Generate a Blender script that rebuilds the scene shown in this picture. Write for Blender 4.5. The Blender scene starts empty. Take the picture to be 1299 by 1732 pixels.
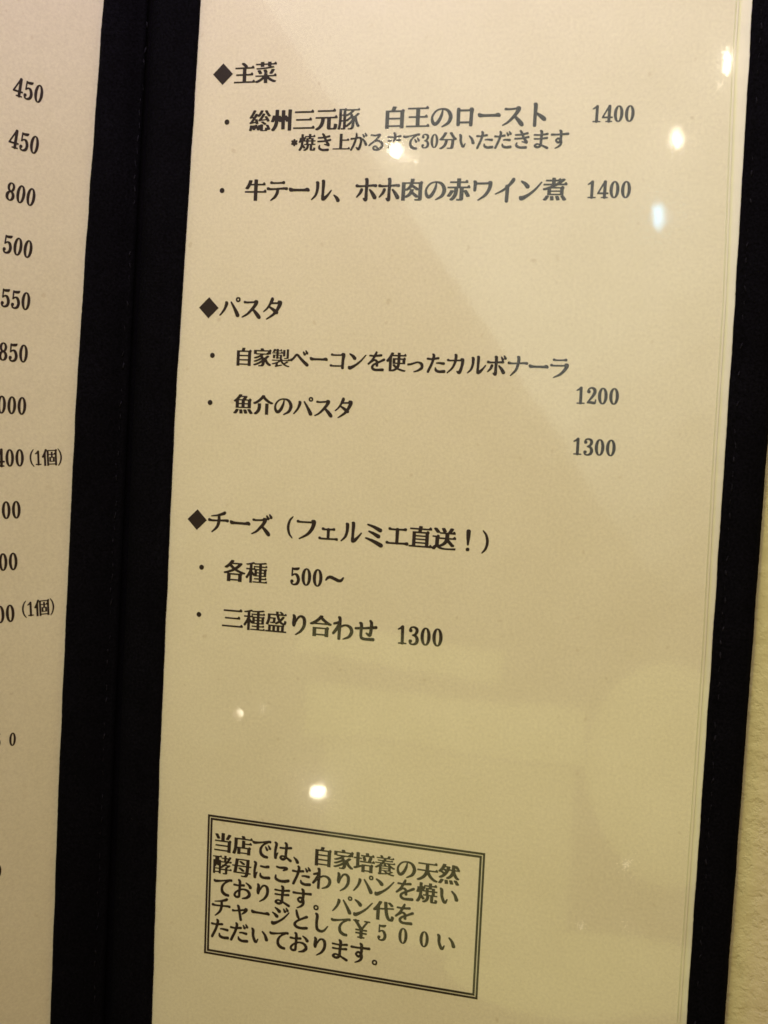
import bpy, bmesh, math, random
from mathutils import Vector, Matrix, noise
random.seed(7)
S = bpy.context.scene
COL = S.collection

# ---------------------------------------------------------------- camera
MM = .001
cam_d = bpy.data.cameras.new('camera')
cam = bpy.data.objects.new('camera', cam_d); COL.objects.link(cam)
CR, CU, CB = [[0.9684385, 0.0518452, -0.2438012], [-0.0641442, 0.9970234, -0.042776], [0.2408578, 0.0570644, 0.9688814]]
CAM = Vector((0.060214, 0.014266, 0.24222))
m = Matrix.Identity(4)
for i in range(3):
    m[i][0], m[i][1], m[i][2], m[i][3] = CR[i], CU[i], CB[i], CAM[i]
cam.matrix_world = m
cam_d.sensor_fit = 'VERTICAL'; cam_d.sensor_height = 36
cam_d.lens = 36 * 1900 / 1732
cam_d.clip_start = .01; cam_d.clip_end = 50
S.camera = cam

# ---------------------------------------------------------------- light
w = bpy.data.worlds.new('World'); S.world = w; w.use_nodes = True
bg = w.node_tree.nodes['Background']
bg.inputs[0].default_value = (1.0, .38, .02, 1); bg.inputs[1].default_value = .165
S.view_settings.view_transform = 'Standard'; S.view_settings.look = 'None'
S.view_settings.exposure = 0; S.view_settings.gamma = 1
S.cycles.filter_width = 1.6
S.cycles.max_bounces = 8; S.cycles.transparent_max_bounces = 12

def look(o, target):
    d = Vector(target) - o.location
    o.rotation_euler = d.to_track_quat('-Z', 'Y').to_euler()
def area(name, loc, target, sx, sy, radiance, color, rz=None, shape='RECTANGLE'):
    d = bpy.data.lights.new(name, 'AREA'); d.shape = shape; d.size = sx; d.size_y = sy
    a = sx*sy*(math.pi/4 if shape in ('ELLIPSE', 'DISK') else 1)
    d.energy = radiance*a*math.pi; d.color = color
    o = bpy.data.objects.new(name, d); COL.objects.link(o); o.location = loc
    if rz is None: look(o, target)
    else: o.rotation_euler = (0, 0, rz)
    return o
# the lit ceiling over the table: one long straight edge, mirrored in the sleeve
ex, ey = Vector((.60, -.80)), Vector((.80, .60))
c = Vector((.02, -.135)) - ex*(.68 + .30) + ey*.36
WASH = (.90, 1.0, .86)
area('ceiling_wash', (c.x, c.y, 1.6), None, 1.36, .72, 1.9, WASH, rz=math.atan2(ex.y, ex.x))
for k, (dist, part) in enumerate(((.04, .85), (.12, .66), (.20, .47), (.28, .30), (.36, .15))):   # its light dies away at the near end
    q = c + ex*(.68 + dist)
    area('ceiling_wash', (q.x, q.y, 1.6), None, .08, .72, 1.9*part, WASH, rz=math.atan2(ex.y, ex.x))
# unseen area lamps, shaped to mirror as pale patches low in the sleeve
PATCH = (.98, 1.0, .36)
area('patch_light', (-.28, -.445, 1.6), None, .46, .09, 1.3, PATCH, rz=.02)
area('patch_light', (-.27, -.665, 1.6), None, .42, .34, .95, PATCH, rz=.02)
area('patch_light', (-.36, -.335, 1.6), None, .36, .055, 1.2, PATCH, rz=-.06)
area('patch_light', (.105, -.49, 1.6), None, .30, .36, 1.2, PATCH, rz=.20, shape='ELLIPSE')
area('patch_light', (-.02, -.83, 1.6), None, .46, .14, 1.3, PATCH, rz=.14, shape='ELLIPSE')
# lamp beyond the top of the menu
area('top_lamp', (.05, .37, .26), (0, .05, 0), .16, .16, 14.6, (1.0, .88, .75), shape='DISK')
area('tint_fill', (-.03, .27, .13), (0, .08, 0), .08, .08, 17, (.38, .20, 1.0), shape='DISK')  # added violet fill, no real lamp: tints the upper paper pinkish
# a spotlight from farther off, aimed at the middle of the menu
d = bpy.data.lights.new('spotlight', 'SPOT'); d.energy = 34; d.color = (1, .86, .20)
d.spot_size = math.radians(11); d.spot_blend = 1; d.shadow_soft_size = .05
o = bpy.data.objects.new('spotlight', d); COL.objects.link(o); o.location = (-.15, 1.3, 1.3); look(o, (.01, .03, 0))
# the bulbs whose images sit in the plastic (each stands where it is mirrored)
def bulb(name, P, R, dist, w_px, h_px, radiance, color):
    loc = Vector(P) + Vector(R)*dist
    k = (.25 + dist)/1900
    area(name, loc, P, w_px*k, h_px*k, radiance, color, shape='ELLIPSE')
WARM = (1.0, .90, .70)
bulb('pendant_bulb', [-0.0018, 0.0791, -0.0], [-0.2399, 0.2509, 0.9378], 1.6, 22, 22, 75, WARM)
bulb('pendant_bulb', [0.0672, 0.0952, 0.0], [0.0273, 0.3169, 0.9481], 1.7, 11, 34, 75, WARM)
bulb('pendant_bulb', [0.0575, 0.0799, 0.0], [-0.011, 0.2614, 0.9652], 1.9, 10, 27, 75, WARM)
bulb('bluish_lamp', [0.0552, 0.0652, 0.0], [-0.0203, 0.2056, 0.9784], 1.7, 7, 32, 60, (.22, .66, 1.0))  # bluish lamp, known only by its mirrored highlight
bulb('pendant_bulb', [-0.0121, -0.0646, -0.0], [-0.2731, -0.2978, 0.9148], 1.8, 13, 22, 110, WARM)
bulb('small_bulb', [-0.032, -0.049, 0.0], [-0.3456, -0.237, 0.908], 2.0, 6, 8, 85, WARM)
bulb('small_bulb', [-0.0252, -0.0477, -0.0], [-0.3234, -0.2344, 0.9168], 2.2, 4, 6, 35, WARM)
bulb('small_bulb', [0.0477, -0.086, 0.0], [-0.0478, -0.382, 0.9229], 2.0, 12, 3, 17, WARM)
bulb('small_bulb', [0.0582, -0.0843, 0.0], [-0.0076, -0.377, 0.9262], 2.0, 4, 3, 22, WARM)
bulb('small_bulb', [0.0575, -0.0725, 0.0], [-0.0106, -0.3373, 0.9413], 2.0, 3, 6, 26, WARM)
bulb('small_bulb', [0.0012, 0.0778, 0.0], [-0.2293, 0.2468, 0.9416], 1.6, 14, 6, 22, WARM)
bulb('small_bulb', [0.003, 0.0772, 0.0], [-0.2229, 0.2453, 0.9435], 1.6, 5, 5, 40, WARM)
bulb('small_bulb', [0.0658, 0.0905, 0.0], [0.0219, 0.3003, 0.9536], 1.7, 5, 5, 30, WARM)

# ---------------------------------------------------------------- materials
def mat(name):
    m = bpy.data.materials.new(name); m.use_nodes = True
    nt = m.node_tree
    return m, nt, nt.nodes['Principled BSDF'], nt.nodes['Material Output']
def N(nt, t, **k):
    n = nt.nodes.new(t)
    for a, b in k.items(): setattr(n, a, b)
    return n
def noise_n(nt, scale, detail=3, rough=.5):
    tc = N(nt, 'ShaderNodeTexCoord'); n = N(nt, 'ShaderNodeTexNoise')
    n.inputs['Scale'].default_value = scale; n.inputs['Detail'].default_value = detail
    n.inputs['Roughness'].default_value = rough
    nt.links.new(tc.outputs['Object'], n.inputs['Vector'])
    return n
def ramp(nt, src, stops):
    r = N(nt, 'ShaderNodeValToRGB'); e = r.color_ramp.elements
    e[0].position, e[0].color = stops[0][0], (*stops[0][1], 1)
    e[1].position, e[1].color = stops[1][0], (*stops[1][1], 1)
    for p, c_ in stops[2:]:
        x = e.new(p); x.color = (*c_, 1)
    nt.links.new(src, r.inputs[0]); return r
def mul(nt, a, b, f=1.0):
    x = N(nt, 'ShaderNodeMix', data_type='RGBA', blend_type='MULTIPLY'); x.inputs[0].default_value = f
    nt.links.new(a, x.inputs[6]); nt.links.new(b, x.inputs[7]); return x.outputs[2]
def bump(nt, src, strength, dist, prev=None):
    b = N(nt, 'ShaderNodeBump'); b.inputs['Strength'].default_value = strength; b.inputs['Distance'].default_value = dist
    nt.links.new(src, b.inputs['Height'])
    if prev: nt.links.new(prev, b.inputs['Normal'])
    return b.outputs['Normal']

def paper_mat():
    m, nt, p, o = mat('paper')
    f = noise_n(nt, 1500, 4, .7); r1 = ramp(nt, f.outputs[0], [(.30, (.715, .703, .51)), (.70, (.835, .824, .605))])
    g = noise_n(nt, 60, 3, .6); r2 = ramp(nt, g.outputs[0], [(.3, (.96, .955, .94)), (.7, (1, 1, 1))])
    sp = noise_n(nt, 420, 1, .4); r3 = ramp(nt, sp.outputs[0], [(.20, (.90, .88, .84)), (.27, (1, 1, 1))])
    c_ = mul(nt, mul(nt, r1.outputs[0], r2.outputs[0]), r3.outputs[0])
    nt.links.new(c_, p.inputs['Base Color']); p.inputs['Roughness'].default_value = .95
    p.inputs['Specular IOR Level'].default_value = .1
    nt.links.new(bump(nt, f.outputs[0], .25, .00006), p.inputs['Normal'])
    return m
def ink_mat():
    m, nt, p, o = mat('ink')
    f = noise_n(nt, 2600, 3, .7); r = ramp(nt, f.outputs[0], [(.35, (.003, .0015, .001)), (.75, (.013, .007, .004))])
    nt.links.new(r.outputs[0], p.inputs['Base Color']); p.inputs['Roughness'].default_value = .7
    return m
def sleeve_mat():
    m, nt, p, o = mat('clear_plastic'); nt.nodes.remove(p)
    tr = N(nt, 'ShaderNodeBsdfTransparent'); tr.inputs[0].default_value = (.985, .985, .975, 1)
    g1 = N(nt, 'ShaderNodeBsdfGlossy'); g1.inputs['Roughness'].default_value = .036
    g2 = N(nt, 'ShaderNodeBsdfGlossy'); g2.inputs['Roughness'].default_value = .13
    mg = N(nt, 'ShaderNodeMixShader'); mg.inputs[0].default_value = .42
    fr = N(nt, 'ShaderNodeLayerWeight')                    # Schlick, the same from both sides
    pw = N(nt, 'ShaderNodeMath', operation='POWER'); pw.inputs[1].default_value = 5
    ma = N(nt, 'ShaderNodeMath', operation='MULTIPLY_ADD'); ma.inputs[1].default_value = .92; ma.inputs[2].default_value = .055
    mx = N(nt, 'ShaderNodeMixShader')
    a = noise_n(nt, 22, 1, .4); b = noise_n(nt, 420, 2, .5)
    n1 = bump(nt, a.outputs[0], 1, .00022); n2 = bump(nt, b.outputs[0], .6, .000004, n1)
    for s in (g1, g2, fr): nt.links.new(n2, s.inputs['Normal'])
    L = nt.links.new
    L(g1.outputs[0], mg.inputs[1]); L(g2.outputs[0], mg.inputs[2])
    L(fr.outputs['Facing'], pw.inputs[0]); L(pw.outputs[0], ma.inputs[0]); L(ma.outputs[0], mx.inputs[0]); L(tr.outputs[0], mx.inputs[1]); L(mg.outputs[0], mx.inputs[2])
    L(mx.outputs[0], o.inputs['Surface'])
    return m
def cloth_mat(name, c0, c1, rough=.9):
    m, nt, p, o = mat(name)
    f = noise_n(nt, 1800, 4, .7); r = ramp(nt, f.outputs[0], [(.35, c0), (.72, c1)])
    g = noise_n(nt, 90, 3, .6); r2 = ramp(nt, g.outputs[0], [(.35, (.6, .6, .6)), (.75, (1, 1, 1))])
    nt.links.new(mul(nt, r.outputs[0], r2.outputs[0]), p.inputs['Base Color'])
    p.inputs['Roughness'].default_value = rough; p.inputs['Specular IOR Level'].default_value = .06
    nt.links.new(bump(nt, f.outputs[0], .6, .0002), p.inputs['Normal'])
    return m
def plastic_mat(name, col, rough):
    m, nt, p, o = mat(name)
    f = noise_n(nt, 300, 3, .6); r = ramp(nt, f.outputs[0], [(.3, tuple(x*.93 for x in col)), (.7, col)])
    nt.links.new(r.outputs[0], p.inputs['Base Color']); p.inputs['Roughness'].default_value = rough
    g = noise_n(nt, 120, 2, .5)
    nt.links.new(bump(nt, g.outputs[0], .5, .0002), p.inputs['Normal'])
    return m
def table_mat():
    m, nt, p, o = mat('embossed_tabletop')
    a = noise_n(nt, 330, 5, .62); b = noise_n(nt, 90, 3, .5)
    vt = N(nt, 'ShaderNodeTexVoronoi', feature='SMOOTH_F1'); vt.inputs['Scale'].default_value = 420
    nt.links.new(a.outputs[1], vt.inputs['Vector'])
    wv = N(nt, 'ShaderNodeTexCoord'); 
    mx = N(nt, 'ShaderNodeMix', data_type='RGBA', blend_type='LINEAR_LIGHT'); mx.inputs[0].default_value = .004
    nt.links.new(wv.outputs['Object'], mx.inputs[6]); nt.links.new(a.outputs[1], mx.inputs[7])
    nt.links.new(mx.outputs[2], vt.inputs['Vector'])
    r = ramp(nt, b.outputs[0], [(.3, (.66, .61, .36)), (.7, (.73, .685, .42))])
    r2 = ramp(nt, a.outputs[0], [(.3, (.90, .89, .86)), (.7, (1, 1, 1))])
    nt.links.new(mul(nt, r.outputs[0], r2.outputs[0]), p.inputs['Base Color'])
    p.inputs['Roughness'].default_value = .42; p.inputs['Specular IOR Level'].default_value = .35
    n1 = bump(nt, a.outputs[0], .7, .0006); n2 = bump(nt, vt.outputs[0], .5, .0005, n1)
    nt.links.new(n2, p.inputs['Normal'])
    return m
PAPER, INK, SLEEVE = paper_mat(), ink_mat(), sleeve_mat()
FELT = cloth_mat('black_cloth', (.0004, .0004, .0008), (.0055, .0055, .0085))
THREAD = cloth_mat('black_thread', (.001, .001, .0015), (.026, .026, .036), .6)
COVER = cloth_mat('black_cover', (.002, .0018, .002), (.006, .005, .006))
SEAM = plastic_mat('milky_plastic', (.84, .82, .63), .32)
WELD = plastic_mat('weld_plastic', (.79, .77, .58), .4)
TABLE = table_mat()

# ---------------------------------------------------------------- helpers
def link(name, me, m, parent=None, **props):
    me.name = name
    if m: me.materials.clear(); me.materials.append(m)
    o = bpy.data.objects.new(name, me); COL.objects.link(o); o.parent = parent
    for k, v in props.items(): o[k] = v
    return o
def build(name, bm, m, parent=None, smooth=False, **props):
    me = bpy.data.meshes.new(name)
    bmesh.ops.recalc_face_normals(bm, faces=bm.faces)
    bm.to_mesh(me); bm.free()
    if smooth:
        for f in me.polygons: f.use_smooth = True
    return link(name, me, m, parent, **props)
# two leaves of the folder; (u, v, z) in millimetres -> metres
HINGE = -.0622; TH = math.radians(45)
LU, LN = Vector((math.cos(TH), 0, -math.sin(TH))), Vector((math.sin(TH), 0, math.cos(TH)))
def RP(u, v, z): return Vector((u*MM, v*MM, z*MM))
def LP(u, v, z): return Vector((HINGE, v*MM, 0)) + LU*(u*MM) + LN*(z*MM)
def interp(pts, v):
    p = sorted(pts, key=lambda q: q[1])
    if v <= p[0][1]: return p[0][0]
    for a, b in zip(p, p[1:]):
        if v <= b[1]:
            t = (v-a[1])/(b[1]-a[1]); return a[0]+(b[0]-a[0])*t
    return p[-1][0]
V0, V1 = -172, 152
def slab(f, ul, ur, z0, z1, name, m, parent, v0=V0, v1=V1, nu=2, nv=40, wob=0, dz=None, **pr):
    """closed sheet between two edge functions of v"""
    bm = bmesh.new(); g = []
    for lay, z in ((0, z0), (1, z1)):
        rows = []
        for j in range(nv+1):
            v = v0+(v1-v0)*j/nv; a, b = ul(v), ur(v); row = []
            for i in range(nu+1):
                u = a+(b-a)*i/nu
                zz = z + (dz(u, v) if dz else 0)
                row.append(bm.verts.new(f(u, v, zz)))
            rows.append(row)
        g.append(rows)
    for j in range(nv):
        for i in range(nu):
            for L in g: bm.faces.new((L[j][i], L[j][i+1], L[j+1][i+1], L[j+1][i]))
        for i in (0, nu): bm.faces.new((g[0][j][i], g[0][j+1][i], g[1][j+1][i], g[1][j][i]))
    for j in (0, nv):
        for i in range(nu): bm.faces.new((g[0][j][i], g[0][j][i+1], g[1][j][i+1], g[1][j][i]))
    return build(name, bm, m, parent, smooth=False, **pr)
def strip(f, ul, ur, prof, name, m, parent, nv=420, wob=.07, seed=0, v0=V0, v1=V1, **pr):
    """cloth binding: cross-section prof = [(t, z)], closed underneath, with fuzzy edges"""
    bm = bmesh.new(); rows = []; P = prof + [(1, prof[-1][1]-.9), (0, prof[0][1]-.9)]
    for j in range(nv+1):
        v = v0+(v1-v0)*j/nv; a, b = ul(v), ur(v)
        a += wob*noise.noise(Vector((v*.9, seed, 0)))+wob*1.6*noise.noise(Vector((v*.12, seed, 3)))
        b += wob*noise.noise(Vector((v*.9, seed, 9)))+wob*1.6*noise.noise(Vector((v*.12, seed, 6)))
        rows.append([bm.verts.new(f(a+(b-a)*t, v, z+.10*noise.noise(Vector((v*.25, t*5, seed))))) for t, z in P])
    n = len(P)
    for j in range(nv):
        for i in range(n): bm.faces.new((rows[j][i], rows[j][(i+1) % n], rows[j+1][(i+1) % n], rows[j+1][i]))
    bm.faces.new(rows[0]); bm.faces.new(rows[-1])
    return build(name, bm, m, parent, smooth=True, **pr)
def stitches(f, u_of, z, parent, pitch=2.9, length=1.5, r0=.22, v0=V0+4, v1=V1-4):
    bm = bmesh.new(); v = v0
    while v < v1:
        if random.random() < .22: v += pitch; continue
        L = length*(.85+.3*random.random()); u = u_of(v)+random.uniform(-.22, .22); du = random.uniform(-.5, .5)
        r = r0*random.uniform(.45, 1.1); rings = []
        for t, k in ((0, .35), (.2, .9), (.5, 1), (.8, .9), (1, .35)):
            cu, cv, cz = u+du*(t-.5), v+L*t, z+r*(k-.7)
            rings.append([bm.verts.new(f(cu+r*k*math.cos(a), cv, cz+r*k*math.sin(a)*.8)) for a in (0, 1.257, 2.513, 3.77, 5.027)])
        for A, B in zip(rings, rings[1:]):
            for i in range(5): bm.faces.new((A[i], A[(i+1) % 5], B[(i+1) % 5], B[i]))
        bm.faces.new(rings[0]); bm.faces.new(rings[-1]); v += pitch
    return build('stitching', bm, THREAD, parent, smooth=True, kind='stuff')

# ---------------------------------------------------------------- lettering
# outlines of the printed characters: closed rings of x, y pairs, 512 units to the em
GL = {
'主': [[57,90,552,89,565,92,567,98,566,128,546,153,538,158,522,156,498,131,492,127,358,127,353,128,351,132,351,246,353,252,508,253,517,256,519,264,517,294,504,311,492,322,476,320,449,294,444,291,353,292,351,300,352,401,358,403,534,404,539,406,541,410,541,438,539,444,517,470,504,472,495,470,473,446,466,441,376,442,376,446,384,454,384,466,361,490,334,513,298,540,256,541,250,540,232,528,229,522,230,512,270,477,299,448,301,444,300,442,81,440,79,436,79,410,80,405,84,403,256,403,262,400,263,298,261,292,108,291,103,286,103,264,104,256,108,253,261,252,263,246,263,132,261,128,256,127,60,127,55,122,56,91]],
'菜': [[265,72,274,71,340,71,347,72,348,74,349,78,349,150,350,154,352,155,392,130,412,119,466,94,494,85,536,85,542,87,557,108,558,116,556,120,492,144,450,165,408,192,397,200,388,210,389,212,396,213,560,213,563,214,565,218,565,246,563,252,542,277,538,279,528,279,520,277,497,252,490,247,352,248,349,252,348,285,344,287,318,288,317,290,344,300,347,302,349,306,349,316,344,328,330,357,322,370,316,373,272,373,248,366,245,360,246,350,260,318,268,294,272,290,271,288,265,286,263,282,262,249,260,248,256,247,66,247,59,246,57,242,57,218,58,215,62,213,214,213,220,212,222,210,214,201,188,182,150,159,110,139,58,119,56,116,55,108,58,100,68,86,72,82,80,81,120,82,158,97,197,116,224,132,260,155,262,154,263,150,263,80,264,73],[409,270,454,269,462,271,486,304,519,354,521,362,520,368,519,370,490,381,446,381,440,379,420,342,391,292,390,282,392,278,408,271],[143,274,148,273,192,273,214,283,219,288,218,300,210,316,196,338,183,356,176,362,130,363,110,355,105,350,104,342,105,338,124,310,142,275],[84,376,138,375,150,377,200,377,210,379,240,379,250,381,274,381,284,383,328,385,438,397,504,409,508,412,508,424,490,442,484,443,440,443,436,444,435,450,436,470,438,472,444,473,536,473,548,471,560,472,563,476,563,508,561,512,542,534,536,538,524,538,520,536,493,510,488,507,442,507,438,508,436,510,435,538,432,542,354,543,350,541,349,538,349,512,346,508,274,507,268,508,266,510,265,538,262,542,180,542,177,538,177,512,174,508,62,506,60,504,59,496,59,478,62,474,174,472,177,468,178,434,180,432,186,431,262,432,265,436,265,468,268,472,344,473,347,472,349,468,349,442,351,438,382,436,386,436,387,434,368,429,274,419,258,419,222,415,200,415,190,413,162,413,152,411,114,411,104,409,82,409,79,406,78,398,81,380,84,376]],
'総': [[339,80,348,79,466,79,476,82,482,86,494,102,530,103,540,107,556,117,558,122,547,150,526,188,510,214,506,218,500,219,466,219,448,210,445,206,446,202,466,167,469,158,468,156,464,155,431,154,429,150,429,132,424,108,418,102,412,101,392,102,388,106,386,112,385,198,386,202,390,208,386,214,384,222,382,224,370,225,360,229,332,231,324,226,313,224,312,222,310,214,308,213,268,212,265,208,260,188,258,187,254,193,245,218,242,222,238,223,202,222,184,217,180,211,176,209,150,209,136,207,116,209,80,209,76,208,74,206,65,146,53,100,54,96,58,93,80,85,112,85,118,86,121,90,134,136,136,135,140,106,142,104,146,103,184,103,200,106,206,110,207,128,209,132,236,133,239,132,241,130,240,126,234,112,235,108,238,106,258,97,294,97,300,100,308,112,310,112,315,96,320,88,326,84,338,80],[406,216,414,215,446,216,460,227,463,232,461,238,454,245,420,270,386,290,346,291,331,280,330,276,333,272,370,246,406,216],[209,234,216,233,248,234,272,241,274,244,275,250,264,294,249,340,244,343,204,343,202,344,202,348,236,398,240,402,244,401,258,391,290,391,298,393,310,404,323,418,344,446,368,484,383,514,385,522,382,526,354,533,324,533,318,532,290,478,266,444,262,443,252,450,236,459,196,458,192,455,160,398,156,394,150,393,146,394,144,396,145,400,186,466,213,516,215,524,210,529,186,539,152,539,148,538,145,534,137,514,100,444,76,406,54,380,60,360,64,356,98,355,126,361,131,360,132,356,114,330,93,302,72,279,59,268,58,262,65,242,68,240,72,239,104,239,118,244,150,251,200,258,204,253,208,235],[156,283,155,284,155,288,178,316,182,320,186,320,193,298,193,292,191,288,186,285,158,283],[473,284,480,283,512,284,534,296,536,300,529,316,508,350,476,396,468,406,430,407,412,398,408,395,407,392,409,388,434,350,434,344,432,341,426,339,362,334,358,336,362,344,376,362,403,400,430,444,430,450,428,453,402,465,368,465,363,462,342,424,322,392,295,354,283,340,268,326,265,322,266,318,272,300,274,298,280,297,314,297,326,301,350,305,442,315,452,315,456,313,458,311,472,285],[502,394,508,393,540,394,557,410,559,414,557,420,534,443,516,466,494,498,477,528,474,532,468,533,434,533,414,525,411,520,414,512,430,484,450,454,477,418,502,394]],
'州': [[84,74,132,74,164,108,187,142,204,178,216,212,227,258,229,282,232,286,240,268,290,267,294,266,296,109,302,107,379,108,381,116,381,302,382,310,384,311,400,273,406,271,442,271,446,268,448,79,458,77,526,77,532,79,533,498,536,514,531,534,514,535,502,539,472,539,462,536,450,534,448,532,447,382,446,376,444,375,422,409,416,411,386,411,382,414,381,486,383,504,380,520,378,522,360,523,348,527,320,527,298,522,296,520,295,386,294,379,292,378,277,406,240,407,236,410,235,498,237,514,234,531,230,533,216,533,206,537,188,539,170,539,162,534,152,533,148,531,147,418,142,415,96,415,90,412,71,342,49,292,51,278,72,268,118,267,126,272,140,298,142,301,144,300,136,246,120,194,100,156,82,130,63,108,64,96,84,74]],
'三': [[63,110,548,109,556,111,558,114,559,144,554,154,537,174,532,177,520,177,514,175,490,149,484,147,66,147,61,142,62,111],[125,288,480,287,488,289,490,292,491,322,484,334,468,353,464,355,452,355,446,353,424,329,416,325,128,325,123,320,124,289],[91,454,520,453,528,456,531,460,531,490,529,496,509,520,498,523,486,521,464,497,456,493,94,493,89,488,90,455]],
'元': [[77,74,122,73,150,85,162,92,196,116,221,142,241,174,254,204,269,258,276,314,278,319,284,321,320,321,325,316,325,130,330,106,340,91,354,84,370,81,516,81,536,88,548,100,556,118,561,138,565,186,562,193,530,208,488,209,482,207,477,140,472,126,466,120,458,117,426,117,420,120,414,126,413,316,415,320,420,321,556,322,563,328,562,362,540,389,528,391,518,389,494,363,486,359,60,358,58,356,57,348,57,326,60,322,180,321,185,320,187,314,185,288,178,252,169,218,157,190,137,160,119,142,88,120,68,110,63,106,63,92,76,75],[105,466,508,465,516,467,518,470,519,502,512,514,497,532,492,534,480,534,474,531,448,505,442,503,108,503,103,498,104,467]],
'豚': [[79,76,104,75,112,76,115,80,124,104,126,106,134,80,138,77,188,77,210,79,227,84,234,89,239,96,243,106,245,124,247,128,268,129,278,134,326,167,370,205,372,204,373,198,371,172,364,140,358,124,349,112,338,105,292,104,290,100,293,80,296,76,304,75,376,75,392,79,400,84,412,94,423,110,430,128,437,154,441,188,441,234,439,246,440,251,442,251,467,184,480,160,500,130,504,126,508,125,534,125,540,128,559,150,560,156,552,166,534,194,516,232,505,260,496,290,483,344,485,348,492,355,540,393,547,400,548,406,528,426,518,427,494,426,469,402,442,379,422,364,414,360,411,362,397,390,382,414,379,420,382,427,402,443,434,476,543,478,549,484,551,488,551,510,547,516,533,530,526,532,520,530,505,514,498,511,260,511,256,512,254,514,254,522,252,525,232,536,224,538,218,536,207,524,200,521,92,521,85,520,84,518,83,514,83,292,81,280,81,244,79,234,79,216,77,196,71,156,63,120,55,94,58,88,78,77],[128,108,126,112,139,178,143,216,143,232,146,244,150,247,176,246,178,244,179,240,179,116,176,111,172,109,130,109],[248,176,246,178,245,182,246,247,250,249,272,249,283,254,310,272,346,299,356,309,360,309,362,308,365,298,366,286,339,250,306,217,266,186,250,176],[150,280,148,282,147,286,148,368,152,371,176,370,178,368,179,364,178,282,174,279,152,279],[248,292,246,294,245,298,246,357,250,359,268,360,290,369,324,387,328,388,332,386,340,368,339,364,331,354,300,326,276,308,250,292],[150,402,148,404,147,408,148,488,152,491,176,490,178,488,179,484,178,404,174,401,152,401],[248,402,246,404,245,410,245,470,246,474,247,476,254,477,346,477,352,476,354,474,353,470,344,461,320,442,286,420,250,402]],
'白': [[103,72,184,72,187,76,188,106,190,108,196,109,422,109,427,104,427,80,430,76,513,76,515,84,515,412,516,417,521,424,523,434,525,456,523,464,494,483,480,485,472,483,452,461,322,462,320,464,321,468,345,522,345,534,338,538,304,545,264,545,258,544,254,540,238,490,226,462,103,460,101,452,102,73],[190,148,188,150,187,158,187,260,190,266,418,267,424,266,426,264,427,154,424,148,192,147],[190,306,188,308,187,316,187,414,190,420,418,421,424,420,426,418,427,312,424,306,192,305]],
'王': [[55,96,565,96,567,102,566,132,550,153,540,162,524,160,499,136,492,133,358,133,353,134,351,138,351,284,353,290,516,291,522,293,523,302,521,330,499,356,494,359,480,357,456,333,450,329,353,330,351,338,352,468,358,471,538,472,541,476,541,506,520,533,512,538,498,537,473,512,466,509,81,508,79,504,79,478,80,473,84,471,256,471,262,468,262,331,256,329,108,329,103,324,103,300,104,294,108,291,256,291,262,289,263,140,262,135,256,133,58,133,53,128,54,97]],
'焼': [[74,72,112,71,116,72,120,75,129,84,150,114,169,148,175,164,178,167,184,162,201,138,206,135,242,136,264,158,265,168,263,174,211,236,199,248,197,252,201,290,201,316,203,332,205,336,210,337,215,336,218,331,222,329,272,329,275,328,277,324,276,271,274,270,270,269,221,268,220,266,219,262,220,235,226,233,292,233,296,231,297,226,290,186,284,167,274,150,262,136,246,124,224,113,208,107,205,104,204,96,205,90,218,72,224,71,254,71,264,73,284,81,308,93,331,110,348,132,358,152,366,176,369,188,373,214,373,228,376,232,382,233,388,232,391,228,391,124,394,98,398,88,402,82,412,76,426,73,532,73,544,76,550,80,559,94,564,112,567,128,567,148,564,153,538,164,506,165,497,164,495,160,495,132,490,114,486,111,480,109,474,111,470,114,469,120,469,226,470,231,474,233,554,233,558,234,560,235,561,262,560,266,559,268,508,269,504,270,502,271,501,320,502,326,506,329,559,330,560,332,561,336,560,364,556,367,508,367,504,368,502,369,501,422,500,426,498,428,432,429,428,431,427,436,428,450,432,453,536,453,547,456,549,462,548,492,543,500,525,520,520,523,506,522,495,512,480,495,474,491,432,491,429,492,427,496,427,538,426,542,425,544,418,545,354,545,350,543,349,540,349,498,348,494,347,492,340,491,242,491,239,490,237,486,236,459,232,457,208,457,204,458,203,462,203,504,206,520,202,537,198,539,186,539,176,544,170,545,142,545,129,538,127,532,126,442,122,439,84,439,78,436,77,432,77,408,71,372,64,348,53,320,53,312,56,308,74,299,112,299,117,302,124,312,126,310,125,286,121,254,114,222,104,190,90,158,72,128,57,110,54,104,54,94,56,90,74,72],[356,270,354,272,353,278,353,322,354,326,355,328,418,329,422,328,424,327,425,276,424,272,423,270,416,269,358,269],[250,368,249,370,250,374,273,432,274,444,269,450,270,452,342,453,346,452,348,451,349,434,346,430,279,428,277,424,276,370,272,367,252,367],[356,368,354,370,353,378,353,390,356,394,418,395,422,394,424,392,425,372,422,368,358,367]],
'上': [[55,98,552,97,564,99,567,106,566,138,546,162,540,166,524,164,497,138,490,135,342,135,337,136,335,140,336,337,342,339,524,339,531,342,533,346,532,378,510,405,506,407,498,408,487,406,463,380,458,377,338,378,335,384,336,514,334,532,330,535,312,535,298,539,268,539,260,536,248,534,246,532,245,526,244,138,238,135,58,135,53,130,54,99]],
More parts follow.
